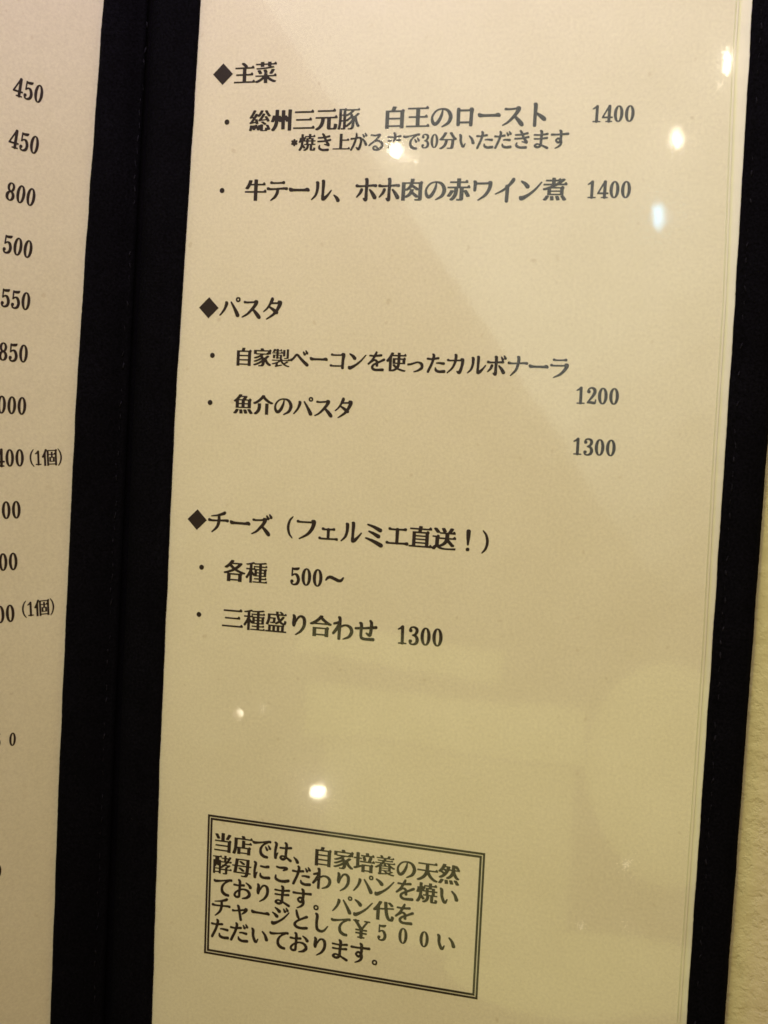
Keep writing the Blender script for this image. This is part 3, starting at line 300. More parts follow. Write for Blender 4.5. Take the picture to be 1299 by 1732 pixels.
'代': [[131,74,210,73,216,76,218,329,222,331,254,331,314,339,321,338,324,330,331,282,339,244,355,188,370,152,391,116,414,94,442,78,464,73,522,73,530,75,538,80,552,98,560,118,571,162,572,184,540,207,496,206,493,202,491,174,484,142,480,136,476,138,457,164,446,188,434,222,417,290,409,346,411,350,418,353,558,370,560,372,561,380,561,394,558,405,552,407,508,407,406,394,404,396,401,406,399,430,394,533,388,535,314,535,309,530,309,492,317,398,316,385,308,381,230,371,220,372,217,378,217,422,257,492,265,512,266,524,262,529,236,537,188,536,158,478,124,424,87,376,47,336,44,330,46,316,58,295,62,292,106,291,124,305,128,304,130,75],[476,430,518,429,526,431,544,444,546,454,544,461,517,490,470,530,422,531,406,522,402,516,404,504,459,450,476,430]],
'個': [[115,74,176,73,181,74,183,78,183,430,185,436,208,485,210,484,211,474,211,82,212,75,214,74,218,73,274,74,277,78,278,102,280,104,286,105,468,105,472,102,473,82,476,78,534,77,538,78,540,79,541,86,541,470,542,476,549,482,551,502,551,510,549,514,522,532,514,534,508,532,491,512,484,509,224,509,220,510,218,512,221,524,219,528,216,530,190,537,162,537,156,534,129,468,109,428,76,374,57,348,49,340,47,336,49,330,59,308,63,302,66,300,96,300,110,312,112,310,113,82,114,75],[280,136,278,138,277,144,277,366,278,373,280,374,284,375,338,375,343,374,344,372,345,368,345,322,344,318,343,316,292,315,288,312,287,190,288,183,290,182,294,181,458,181,465,182,466,184,467,188,467,310,466,313,462,315,409,316,408,318,407,322,407,368,408,373,412,375,464,375,471,374,472,372,473,366,473,144,472,137,470,136,464,135,282,135],[352,208,350,210,349,214,349,282,350,289,352,290,356,291,403,290,404,288,405,284,404,210,402,208,398,207,354,207],[280,402,278,404,277,412,277,472,278,476,280,478,464,479,470,478,472,476,473,440,472,433,470,432,458,430,428,402,412,401,408,404,407,452,406,456,405,458,354,459,348,458,345,454,345,408,344,404,343,402,336,401,282,401]],
'の': [[317,82,342,82,416,110,454,127,484,147,505,170,523,198,538,230,549,268,551,284,551,312,548,330,535,368,516,400,500,421,480,441,454,460,428,472,388,483,332,487,278,483,230,471,206,461,190,452,166,435,142,411,124,388,95,342,86,316,81,298,79,276,79,230,81,214,90,182,108,150,128,130,150,118,162,115,188,115,206,119,226,130,253,152,274,178,286,196,307,236,328,288,343,340,345,358,347,440,350,442,356,441,386,430,415,412,428,396,443,372,460,328,465,308,465,288,458,252,447,220,429,190,404,166,316,104,313,94,316,83],[176,190,163,200,151,218,140,250,135,270,133,288,135,302,150,341,164,364,183,390,204,411,220,422,244,434,262,440,292,447,311,446,312,442,288,364,251,284,228,246,211,222,194,203,177,190]],
'き': [[307,56,428,55,441,58,450,64,455,70,461,88,458,110,452,120,442,127,428,131,408,131,292,122,262,125,242,132,210,150,197,160,192,168,191,174,195,196,195,224,193,230,186,234,180,235,166,235,158,231,135,190,129,172,129,140,134,128,141,116,158,99,172,90,210,72,258,59,306,56],[423,190,448,189,466,197,471,204,476,216,477,236,476,244,468,264,455,284,428,316,423,326,428,329,488,337,506,344,510,348,515,358,514,382,510,391,500,398,492,401,476,401,384,382,377,392,367,420,374,424,456,439,472,444,480,452,485,462,485,480,481,490,476,497,466,502,440,503,346,477,342,480,328,506,311,530,280,557,268,563,240,561,234,556,230,548,229,532,234,520,261,470,261,464,254,461,130,457,120,455,112,450,108,442,108,418,116,409,130,405,286,412,290,408,303,384,308,367,298,363,256,359,128,355,110,353,103,348,98,340,97,322,99,314,104,307,112,304,134,303,266,309,336,314,342,308,373,258,370,256,326,263,308,262,301,256,301,240,303,234,400,200,422,190]],
'が': [[71,56,102,55,110,60,115,66,181,186,197,220,224,290,250,378,256,385,292,395,304,394,318,389,326,383,332,372,335,362,335,320,325,254,310,202,289,150,286,147,282,147,258,161,246,165,226,165,222,163,219,158,220,138,252,90,262,78,270,72,286,65,322,66,343,78,359,100,368,122,378,152,395,222,407,290,410,346,416,342,445,294,458,266,482,206,488,197,504,189,532,189,548,197,556,210,557,222,556,242,526,296,514,314,492,341,438,395,428,399,404,398,388,423,372,434,358,440,334,445,282,445,270,443,266,445,267,486,264,504,251,548,246,554,238,558,214,558,206,554,200,544,201,476,192,436,188,426,182,423,154,421,74,419,62,414,54,404,54,376,59,368,68,363,90,361,162,369,170,369,173,364,158,314,136,254,117,210,59,96,57,88,58,74,62,64,70,57],[435,416,464,415,476,421,480,426,484,436,486,457,496,450,506,446,526,445,540,450,549,462,551,486,546,498,501,548,493,554,472,554,466,550,465,546,465,528,482,474,482,466,428,522,406,523,400,520,398,516,398,500,420,432,424,424,434,417]],
'る': [[281,46,316,44,354,45,394,56,419,68,458,94,488,121,505,146,514,170,517,188,517,230,515,242,509,262,498,282,489,294,466,314,448,326,428,336,386,350,370,353,342,353,338,356,397,418,420,448,430,465,433,476,432,506,424,519,412,526,372,527,294,502,272,497,242,499,158,513,146,513,138,510,128,498,127,480,129,474,136,465,146,462,246,447,298,447,334,453,338,453,338,450,304,407,259,362,202,314,184,304,146,277,113,248,83,218,79,212,77,204,77,190,82,181,92,177,116,179,242,276,288,294,322,303,346,302,364,296,384,286,406,271,424,253,433,240,438,228,443,212,443,198,434,176,414,153,380,128,376,129,369,136,342,169,324,187,308,197,296,200,266,201,244,194,222,182,205,168,198,158,194,148,193,122,196,106,206,86,220,69,232,61,246,54,280,46],[290,106,272,110,262,116,253,126,252,132,262,140,274,146,280,147,286,144,321,108,316,105,292,105]],
'ま': [[475,40,508,39,520,46,525,54,529,64,529,82,525,92,519,100,512,104,357,166,355,172,355,214,353,228,357,288,359,296,364,299,480,307,490,310,499,316,504,326,504,352,500,360,493,366,484,369,470,370,454,369,366,351,363,356,365,382,367,398,370,402,478,413,502,418,511,426,514,432,514,460,508,470,498,476,470,477,372,456,369,460,369,484,366,502,360,522,353,534,340,545,310,558,286,558,278,554,273,548,271,528,273,518,285,498,289,486,289,448,287,442,270,441,154,451,126,451,116,448,108,438,108,414,112,407,120,402,162,399,280,397,285,396,287,390,285,344,282,340,236,339,186,343,134,343,126,340,120,334,117,326,118,308,122,299,132,294,214,293,276,295,281,294,283,288,281,234,283,194,280,193,234,203,212,203,190,199,174,192,152,179,132,158,125,144,126,114,131,104,143,92,168,77,190,68,208,63,242,61,266,66,296,79,314,91,336,114,340,116,474,40],[226,126,206,132,196,138,200,144,216,155,226,158,236,157,260,150,267,146,265,142,256,135,240,128,228,125]],
'で': [[419,64,442,64,450,66,461,74,467,88,467,108,464,117,456,127,448,131,388,141,376,145,344,164,321,184,312,198,301,234,299,248,299,270,302,286,314,322,326,344,345,370,360,384,388,404,466,451,470,452,488,447,504,447,516,450,524,455,530,462,533,470,533,496,527,506,520,512,508,517,464,515,306,476,236,463,166,457,110,455,82,464,68,465,56,462,49,458,45,452,43,446,43,426,46,418,64,396,82,388,100,385,146,389,268,420,330,433,336,432,334,428,307,406,275,372,254,342,238,310,232,290,227,262,227,212,232,184,241,156,254,134,268,117,300,94,328,79,348,72,370,67,418,64],[417,252,442,251,456,258,465,276,465,288,462,298,442,323,404,363,398,365,378,364,374,360,371,354,373,338,400,266,406,257,416,252],[487,288,514,287,528,294,535,306,534,332,529,342,478,397,470,401,452,401,447,398,444,392,444,378,471,302,477,294,486,289]],
'い': [[213,106,244,106,258,112,270,124,282,152,297,208,297,222,295,226,290,229,272,228,266,222,240,184,236,182,234,184,221,210,206,246,196,276,189,304,191,410,184,440,172,460,160,469,136,481,110,481,103,476,98,468,97,448,106,424,111,402,113,312,124,254,142,200,166,148,179,128,189,118,202,110,212,106],[485,194,518,193,532,200,539,206,545,216,549,230,549,244,545,256,509,330,486,365,455,396,406,437,400,439,376,438,372,434,369,428,370,410,424,335,434,314,440,296,460,216,468,203,484,194]],
'た': [[101,62,120,61,130,63,138,68,144,76,228,268,252,338,267,388,280,393,374,406,386,413,392,426,393,442,390,453,384,461,374,466,346,467,288,453,283,454,281,460,283,470,283,502,278,520,266,537,240,552,212,552,205,548,200,540,200,516,211,492,205,450,200,436,172,435,116,443,82,443,70,438,64,428,64,402,70,393,80,388,124,385,184,385,190,382,178,336,162,290,82,108,82,78,90,67,100,62],[399,68,440,67,530,75,544,79,554,86,563,104,562,124,555,140,544,148,532,151,508,151,414,137,384,142,364,149,339,162,334,168,319,198,312,209,308,211,296,211,284,209,279,200,277,148,283,124,289,114,306,98,336,82,364,73,398,68],[489,274,510,273,520,275,530,281,535,288,539,300,538,320,533,332,520,341,510,343,440,343,422,345,370,343,318,332,312,329,308,322,308,304,311,298,316,295,366,295,386,293,488,274]],
'だ': [[91,62,110,61,118,63,128,68,134,76,206,240,228,296,254,373,262,377,352,390,362,395,371,408,373,422,370,436,364,445,356,450,322,451,276,439,271,440,273,490,267,512,261,522,253,530,234,545,226,548,210,549,200,546,194,542,189,534,190,510,200,484,195,444,189,422,182,419,170,419,94,429,76,429,62,424,54,414,53,388,59,378,66,374,78,371,170,369,176,366,165,326,144,272,72,108,69,92,72,78,80,67,90,62],[389,68,430,67,520,75,536,80,548,92,553,106,552,122,545,140,534,148,522,151,498,151,402,137,374,142,354,149,330,161,320,172,306,198,300,204,294,207,284,207,274,204,269,196,267,144,272,126,277,116,296,98,321,84,352,74,388,68],[469,264,492,263,500,265,511,272,517,284,519,304,515,316,506,327,492,332,432,333,418,335,364,333,336,326,306,316,297,306,298,288,302,282,308,279,334,279,358,283,372,283,468,264],[423,400,446,399,461,406,469,420,470,443,486,432,514,431,526,436,534,446,535,472,532,480,502,515,478,538,456,538,452,536,449,530,449,514,466,460,466,452,414,506,408,509,394,509,388,507,384,504,384,480,404,418,411,406,422,400]],
'す': [[184,46,208,46,268,68,302,83,328,100,344,113,361,132,371,148,381,170,387,204,385,250,371,296,377,344,380,401,384,403,410,405,492,405,504,407,534,407,542,409,552,416,559,430,559,454,550,468,538,475,504,475,398,463,382,464,379,468,379,488,374,510,363,532,348,545,322,557,300,559,286,552,281,538,282,522,286,511,295,496,299,482,301,460,298,454,262,451,184,451,118,457,84,457,74,454,65,448,59,434,60,416,67,402,72,398,80,395,136,395,146,397,236,399,252,401,296,401,302,398,305,384,304,348,300,346,284,349,258,349,242,344,228,336,201,312,190,296,183,276,183,262,187,246,201,224,222,203,238,192,258,183,292,183,310,190,313,188,312,184,301,162,288,145,269,126,183,68,181,64,181,54,184,46],[268,245,250,259,243,270,246,276,254,285,268,294,284,286,293,276,284,256,275,246,270,244]],
'を': [[285,58,380,57,392,59,484,61,494,64,503,70,511,86,511,110,504,124,492,133,484,135,446,135,330,123,282,123,266,128,251,136,238,152,235,166,240,176,248,187,266,205,284,216,287,212,289,190,293,182,300,176,310,172,320,171,336,171,346,176,355,184,359,192,359,248,362,254,522,325,530,332,535,344,535,366,528,379,516,385,490,385,482,382,387,328,354,312,350,314,331,338,310,353,282,363,253,364,254,370,280,412,284,416,424,429,444,436,452,446,452,476,446,486,434,492,408,493,326,477,314,477,314,484,325,524,325,540,318,554,306,559,288,559,275,552,228,466,218,465,160,471,126,471,118,469,110,462,107,454,107,436,111,428,118,423,200,417,203,412,188,382,164,346,139,316,85,262,76,250,73,240,74,228,80,217,90,213,110,214,126,224,188,272,237,304,250,310,256,311,264,308,274,301,284,286,286,282,284,279,228,248,207,232,184,208,175,194,169,180,167,170,167,146,172,128,178,114,188,99,208,82,228,71,248,64,268,59,284,58]],
'っ': [[256,66,278,65,336,75,380,88,442,118,470,137,486,153,499,174,504,192,507,206,507,240,502,262,497,278,490,290,475,308,450,324,414,336,386,341,342,341,316,337,284,328,174,292,150,287,102,285,89,278,83,266,84,246,91,234,102,229,126,229,160,233,196,242,294,280,342,295,358,295,380,287,396,278,415,262,425,246,431,226,430,210,421,192,390,163,342,130,324,119,256,89,254,86,253,78,253,70,256,66]],
'り': [[248,60,262,59,270,62,342,100,378,123,403,146,430,178,454,214,470,246,483,288,489,334,489,382,483,424,474,448,463,466,436,490,416,500,394,507,366,509,344,506,322,499,302,487,285,470,275,454,258,422,256,422,255,426,255,454,252,468,244,484,236,495,216,513,208,517,182,517,174,512,170,506,169,478,176,446,163,362,161,328,165,292,172,268,179,254,192,244,200,241,220,241,230,246,236,252,248,284,263,342,308,416,316,427,334,444,348,453,360,458,366,457,374,453,387,440,395,428,402,408,407,388,411,344,409,308,400,270,384,232,352,180,332,155,245,84,242,78,242,70,243,64,246,61]],
'わ': [[203,40,238,40,250,47,256,58,265,304,270,310,292,324,324,340,354,348,372,346,398,338,424,324,440,310,454,286,463,254,463,240,456,214,443,184,423,152,413,140,394,126,306,78,303,74,303,64,305,58,308,56,330,55,418,78,448,91,470,106,495,130,522,170,538,208,543,234,543,258,538,284,532,302,522,323,500,353,486,364,468,375,440,386,414,393,398,395,352,395,316,388,272,369,268,370,269,472,265,520,260,536,255,546,244,556,230,561,212,561,194,558,184,553,180,546,180,520,184,512,192,504,195,496,194,451,90,414,78,404,77,378,82,370,90,366,116,365,170,378,175,376,122,284,68,202,61,186,61,164,68,154,82,149,96,149,104,152,122,167,179,236,184,241,188,240,189,202,187,190,187,134,185,120,185,62,191,48,202,41]],
'せ': [[307,76,480,76,490,78,500,83,506,90,510,100,511,124,508,132,498,145,486,150,448,151,346,143,294,141,274,143,246,150,241,154,237,164,233,186,233,244,237,298,239,312,242,316,364,329,380,330,384,328,385,318,381,284,372,242,364,242,330,257,310,257,306,256,302,252,301,234,304,227,354,176,366,169,378,165,404,165,416,170,425,176,434,186,443,204,451,238,459,326,462,337,466,339,542,346,554,352,562,362,565,372,564,390,558,403,548,411,536,415,522,415,472,405,466,407,463,468,456,494,444,513,414,537,384,536,377,530,373,522,374,502,386,474,389,462,391,428,389,394,386,389,310,375,258,369,246,370,243,374,243,412,241,428,236,444,230,456,218,468,208,472,184,477,166,477,158,474,150,466,147,458,147,448,148,442,154,430,165,420,168,414,168,365,150,361,70,356,60,351,53,340,54,316,58,308,68,301,102,301,152,307,162,307,166,305,165,178,176,130,181,118,189,106,204,95,224,88,260,79,306,76]],
'て': [[439,64,458,63,468,65,474,68,483,76,487,90,487,110,484,118,474,128,464,132,418,139,398,145,362,166,343,182,331,202,323,226,319,254,319,270,322,284,328,306,344,340,369,374,388,390,418,410,486,450,492,451,508,447,526,447,537,450,546,456,552,466,555,480,554,492,546,508,528,517,484,515,316,475,274,467,226,461,122,455,94,464,78,465,66,462,59,458,55,452,53,446,53,426,56,418,69,400,78,394,92,388,110,385,156,389,296,424,352,435,358,434,357,430,319,398,297,374,272,338,261,316,252,288,247,258,247,216,251,188,258,164,270,140,296,111,314,98,342,82,368,72,390,67,438,64]],
'お': [[308,62,326,61,420,74,448,83,478,102,514,135,527,154,532,166,537,182,536,216,529,242,520,258,505,280,482,302,452,320,418,330,386,335,328,335,300,331,278,325,272,326,271,346,274,369,278,371,350,379,360,383,367,390,372,404,373,414,370,426,362,436,350,441,322,441,282,431,277,432,271,496,266,512,256,530,244,540,220,552,194,553,186,549,181,542,179,520,183,508,195,492,199,480,201,456,200,417,196,415,172,415,112,423,82,423,72,419,64,408,64,382,69,374,78,368,116,365,196,365,200,363,201,358,201,316,198,290,162,266,134,245,117,228,102,208,91,192,82,170,79,158,79,126,88,108,100,93,118,80,138,70,154,65,192,65,220,74,238,85,252,99,264,124,265,224,268,269,294,280,322,287,342,287,368,282,406,268,426,255,447,228,456,204,456,196,441,172,408,140,386,126,304,91,301,86,301,70,302,66,306,63],[168,124,160,128,145,140,141,146,140,152,148,172,160,192,184,219,196,227,199,222,197,210,198,148,194,140,186,131,170,124],[497,340,528,340,538,344,549,354,553,362,555,372,555,392,550,404,510,443,480,463,412,492,392,493,386,491,383,482,383,470,385,464,426,431,448,409,457,396,478,352,488,344,496,340]],
'は': [[507,60,538,59,550,66,559,80,559,104,552,118,544,124,436,178,435,232,445,360,450,365,530,373,542,377,552,386,556,396,557,410,555,420,548,430,532,437,512,437,450,424,447,428,447,470,445,482,438,502,430,514,420,522,394,537,364,536,358,532,354,526,353,504,357,494,370,476,373,468,375,448,372,411,356,407,246,405,238,401,232,394,229,378,230,370,234,362,244,355,360,357,368,355,369,338,363,262,365,206,360,203,340,207,298,207,286,204,274,198,253,182,241,164,237,152,238,126,250,105,272,88,292,77,320,71,336,71,354,75,376,85,398,101,416,121,420,122,490,70,506,60],[125,86,156,86,165,90,174,101,177,108,177,126,181,154,210,240,211,248,210,254,206,258,186,259,182,256,168,237,165,236,163,240,161,272,165,310,191,430,191,462,188,476,180,492,166,505,136,517,116,517,104,513,99,506,97,500,98,480,103,470,116,456,117,444,101,350,95,298,95,196,99,138,104,110,112,94,124,86],[320,138,308,144,304,148,305,154,314,161,322,163,334,163,350,157,350,154,344,148,330,139,322,137]],
'に': [[125,86,156,86,165,90,174,101,177,108,177,126,181,154,210,240,211,248,210,254,206,258,186,259,182,256,168,237,165,236,163,240,161,272,165,310,191,430,191,462,188,476,180,492,166,505,136,517,116,517,104,513,99,506,97,500,98,480,103,470,116,456,117,444,101,350,95,298,95,196,99,138,104,110,112,94,124,86],[353,94,416,93,510,101,522,104,532,110,540,122,543,138,540,156,532,168,522,174,512,177,490,177,384,163,368,163,354,166,334,174,311,192,306,200,296,232,292,239,284,242,266,241,260,234,251,196,251,162,258,146,279,122,296,111,324,100,352,94],[363,368,430,367,490,375,503,384,510,396,511,420,509,428,498,442,490,446,482,447,454,446,400,427,382,423,362,423,298,431,274,429,265,424,261,416,261,394,268,384,282,379,362,368]],
'こ': [[301,68,346,67,406,71,452,82,504,100,514,108,521,122,521,146,513,162,504,168,496,171,470,171,408,152,378,145,308,139,262,144,228,155,206,166,196,173,190,180,187,188,187,236,184,248,180,253,174,255,154,255,148,252,144,244,127,182,127,160,129,150,134,138,141,126,154,114,178,98,216,82,258,71,300,68],[338,354,360,354,434,380,459,394,469,412,469,440,461,456,448,466,418,475,364,475,256,459,236,461,198,471,172,471,162,464,159,458,158,446,159,434,162,429,171,422,208,410,242,403,314,403,356,406,356,402,337,386,332,378,331,362,338,354]],
'と': [[311,58,358,57,392,59,420,63,500,81,508,85,515,94,519,106,518,124,513,136,500,146,464,147,384,129,364,127,310,127,278,132,256,139,232,153,218,165,213,174,214,180,221,194,234,213,254,233,284,254,330,281,394,315,496,356,506,368,509,380,508,394,502,408,492,416,484,419,456,418,326,342,304,331,297,342,274,398,230,528,220,537,190,536,184,532,179,524,179,500,187,434,196,392,203,372,216,346,251,300,212,272,186,251,156,218,146,202,140,186,140,148,149,128,158,115,170,104,199,84,220,74,244,66,282,59,310,58]],
'し': [[295,60,344,59,366,64,392,75,420,93,445,118,460,140,510,226,513,232,513,242,511,246,506,249,490,249,484,247,424,175,402,153,374,136,348,127,330,127,304,136,284,149,272,165,264,188,257,220,253,262,253,318,267,438,267,458,262,486,252,508,236,522,210,535,182,535,174,531,168,524,165,516,165,502,171,486,184,468,187,456,187,434,179,330,179,268,181,254,181,212,188,160,196,134,203,120,213,104,226,91,238,82,258,71,294,60]],
'ロ': [[417,88,448,87,456,89,469,98,475,112,477,154,479,334,481,366,493,422,490,448,480,468,470,476,456,482,422,483,412,480,404,474,398,462,396,450,392,447,206,447,200,450,198,460,192,472,182,480,172,483,146,483,134,478,125,468,121,456,121,328,123,314,125,128,130,112,140,102,150,97,178,97,187,100,197,108,202,118,205,130,204,150,208,153,392,153,397,148,397,114,400,104,406,95,416,89],[206,198,203,204,200,401,208,403,399,402,401,396,401,290,399,272,398,199,390,197,208,197]],
'ー': [[109,272,144,271,178,277,218,277,230,279,374,279,390,277,488,277,514,271,530,271,544,276,552,284,557,296,557,308,552,322,534,345,520,355,506,359,476,358,460,353,438,341,412,337,212,337,168,342,108,361,82,361,70,356,64,346,63,326,68,306,74,294,86,281,96,276,108,272]],
'ス': [[485,66,504,65,516,68,526,73,534,84,537,94,537,114,525,142,510,163,448,225,375,284,420,342,444,378,456,400,463,418,463,450,460,460,454,469,446,476,432,483,418,485,388,485,374,479,368,472,363,462,358,459,264,451,202,448,184,450,154,459,132,459,122,454,115,444,113,426,119,410,132,403,214,403,358,415,363,414,364,410,340,364,318,332,281,284,235,230,207,200,178,173,136,144,82,110,79,104,80,88,86,85,104,86,174,115,204,130,258,169,332,239,336,238,341,232,441,96,450,87,474,70,484,66]],
'ト': [[235,50,264,49,272,52,282,60,288,76,288,286,293,286,323,260,398,187,420,173,436,167,468,168,481,176,487,190,487,214,482,230,475,244,458,261,430,280,384,307,332,335,298,349,292,354,291,360,299,436,299,508,294,524,289,534,276,546,262,551,232,549,214,541,209,534,207,528,207,506,215,484,215,76,220,62,228,53,234,50]],
'テ': [[156,70,168,69,176,71,250,110,272,125,299,152,326,194,341,226,349,252,351,268,351,308,353,312,392,315,484,315,490,314,508,305,538,305,551,312,558,324,559,348,555,360,546,369,536,373,478,373,350,359,306,359,292,355,256,353,156,353,134,358,116,369,106,373,80,373,70,369,61,360,58,352,57,328,63,314,76,306,98,303,162,303,252,309,276,309,280,306,281,296,276,272,266,242,249,204,236,182,219,158,151,92,149,88,149,78,154,71],[437,438,460,437,470,440,480,447,486,456,487,482,484,490,474,502,460,507,444,507,436,505,426,500,416,492,408,489,300,483,224,483,204,487,192,496,180,502,154,503,146,500,138,495,131,480,131,462,135,454,142,445,152,441,174,439,238,439,250,441,412,445,436,438]],
'ル': [[343,74,372,73,389,78,414,95,437,116,472,160,502,204,551,286,553,294,553,304,548,310,532,311,526,309,470,245,435,210,390,177,384,174,382,175,381,234,383,244,383,284,393,412,393,490,388,508,383,518,372,528,356,533,338,533,320,528,312,520,309,510,309,490,314,478,315,470,315,224,311,178,311,118,316,98,322,88,330,80,342,74],[82,86,104,86,172,139,204,174,219,198,230,226,238,252,251,306,257,348,261,398,261,454,258,468,248,488,236,497,210,501,198,501,186,496,177,486,175,466,181,448,183,424,185,340,181,298,174,262,162,222,150,196,131,168,80,108,79,92,82,86]],
'、': [[171,44,206,43,214,46,223,52,229,62,233,72,233,94,229,104,193,152,174,168,150,183,104,207,90,209,82,207,79,200,79,188,82,182,122,124,152,60,162,49,170,45]],
'ホ': [[291,56,310,55,330,62,344,78,351,98,353,114,353,172,349,224,349,258,351,270,353,346,356,367,360,369,378,371,436,371,452,373,480,371,504,361,532,361,542,366,549,372,552,378,555,390,555,402,550,416,542,424,532,429,464,429,359,418,357,426,359,450,359,500,354,532,350,544,342,555,334,561,322,565,298,565,282,560,273,554,268,544,268,524,279,502,279,418,277,412,250,409,158,409,138,413,126,422,114,428,86,429,74,424,67,418,64,412,61,400,61,388,66,374,74,366,84,361,106,359,156,359,242,365,274,366,278,364,279,328,277,314,277,240,273,140,270,135,250,135,244,133,239,126,239,112,241,106,266,69,278,60,290,56],[489,102,524,101,538,108,544,113,550,124,553,134,553,158,549,168,495,240,455,282,406,324,398,327,376,325,372,322,369,316,369,302,372,294,419,210,468,118,478,108,488,102],[86,138,106,137,112,139,183,198,206,224,225,256,241,294,242,310,240,324,228,338,216,343,196,343,183,338,176,332,170,320,154,268,144,247,84,158,83,144,86,138]],
'ワ': [[214,72,222,70,238,72,356,136,401,170,429,200,448,226,468,258,486,291,502,334,513,376,519,414,519,452,512,468,500,480,486,485,446,485,434,477,424,463,412,459,194,455,188,458,184,472,179,482,170,491,162,495,142,501,128,501,116,497,108,490,104,480,103,468,109,446,111,424,111,284,118,269,132,262,158,262,168,267,175,276,179,294,187,396,190,406,192,408,422,411,430,410,432,408,427,360,419,330,409,304,382,256,349,210,314,175,214,94,211,88,212,74]],
'イ': [[313,30,332,29,347,34,356,42,362,56,365,170,367,186,367,246,369,258,369,336,367,352,371,358,436,421,469,460,483,480,489,498,488,518,480,538,474,544,466,548,438,549,425,542,362,446,333,410,328,407,296,404,285,396,279,380,280,358,268,345,242,324,200,294,150,265,74,224,67,216,68,204,72,199,78,197,92,198,216,249,246,264,282,286,288,287,289,260,287,246,287,174,285,162,285,84,283,64,286,50,289,44,300,34,312,30]],
'ン': [[109,74,136,73,148,75,168,83,188,94,254,140,338,205,379,240,441,304,544,438,549,448,549,456,546,462,538,465,526,465,522,463,500,441,429,362,389,322,324,267,262,224,220,201,138,168,130,166,112,171,96,171,86,168,79,164,73,156,69,142,73,104,78,94,88,83,96,78,108,74],[223,322,256,321,268,326,278,334,284,344,287,356,287,376,279,394,238,433,200,459,126,490,106,491,98,488,93,480,93,464,95,458,162,395,203,336,212,328,222,323]],
'パ': [[479,92,514,91,528,98,534,103,540,114,543,124,543,146,539,158,514,202,470,266,418,338,347,430,336,437,318,436,314,434,311,428,311,414,313,406,381,276,455,112,468,97,478,92],[62,112,84,112,132,155,177,206,210,256,244,326,255,354,261,376,261,402,258,414,251,426,244,431,222,439,202,439,190,434,184,428,181,420,181,390,172,348,158,296,149,272,132,242,88,174,58,132,57,118,62,112],[473,426,506,425,522,430,538,441,548,458,551,474,551,496,548,506,537,524,520,535,504,539,478,539,468,536,448,525,437,506,433,486,433,470,437,458,448,440,458,433,472,426],[490,462,478,471,474,478,473,484,480,497,494,503,500,500,507,494,511,482,506,469,498,463,492,461]],
'タ': [[156,60,174,60,288,122,326,146,372,185,398,185,408,187,418,192,425,198,430,208,433,220,433,234,428,252,429,256,456,298,485,348,504,392,512,420,513,446,510,458,504,470,494,481,482,487,470,491,424,491,414,487,406,480,400,466,398,454,396,452,298,450,297,454,310,482,315,498,315,522,312,533,301,550,288,556,268,557,253,550,238,522,204,422,181,376,164,348,139,312,120,291,75,248,73,242,73,230,75,226,80,223,94,223,100,225,164,275,190,301,204,319,210,322,314,233,317,228,302,209,276,183,153,84,149,78,149,70,151,64,154,61],[362,296,304,328,237,358,237,364,262,401,276,405,342,405,358,407,404,407,410,405,408,394,388,340,369,302,364,296]],
'ベ': [[495,112,530,112,542,118,551,126,558,144,559,160,555,176,550,184,476,240,432,275,323,372,286,411,268,424,256,430,242,435,216,435,194,426,171,406,134,354,112,327,92,314,58,299,49,292,44,284,41,274,41,258,45,248,51,240,66,233,90,233,98,236,125,258,161,294,214,359,225,370,230,372,246,357,273,324,305,290,403,190,476,123,494,112],[423,390,446,389,460,395,468,408,470,431,472,432,488,421,516,421,526,425,534,436,535,462,532,470,498,509,478,528,456,528,452,526,449,520,449,504,466,450,466,442,414,496,392,498,384,492,384,470,404,408,411,396,422,390]],
'コ': [[431,76,448,75,464,80,474,89,481,104,481,192,483,204,483,268,485,298,489,328,507,408,507,450,501,466,495,476,484,486,470,492,424,493,412,490,405,486,399,476,396,460,392,457,366,455,316,455,304,453,206,453,188,457,174,467,160,473,140,473,126,467,118,456,115,444,116,434,119,424,123,418,130,413,140,409,270,409,282,411,360,411,380,413,410,413,414,411,407,332,403,186,398,181,370,179,232,177,216,175,180,177,170,179,154,190,144,195,114,195,102,187,96,174,95,156,102,142,110,136,122,133,274,133,290,135,374,135,398,137,401,134,401,108,405,94,418,80,430,76]],
'カ': [[377,60,404,59,426,68,434,74,442,84,458,114,476,176,509,328,515,378,515,408,513,420,504,440,490,453,472,459,452,459,428,457,418,452,410,442,406,424,404,422,334,418,331,424,337,470,337,514,333,532,327,544,313,556,296,561,270,561,258,554,253,544,253,520,259,502,259,456,257,420,255,416,236,413,180,413,158,411,138,414,124,428,108,431,86,429,77,424,72,416,69,402,71,386,78,375,88,370,100,367,152,367,164,369,242,371,246,370,249,366,238,328,226,294,209,252,194,226,163,182,86,100,79,90,80,74,82,71,88,69,100,69,106,72,196,143,233,180,264,226,287,270,308,326,323,372,344,375,422,377,428,374,429,354,421,272,412,236,394,186,381,156,370,139,328,139,324,137,321,132,322,114,344,82,358,68,376,60]],
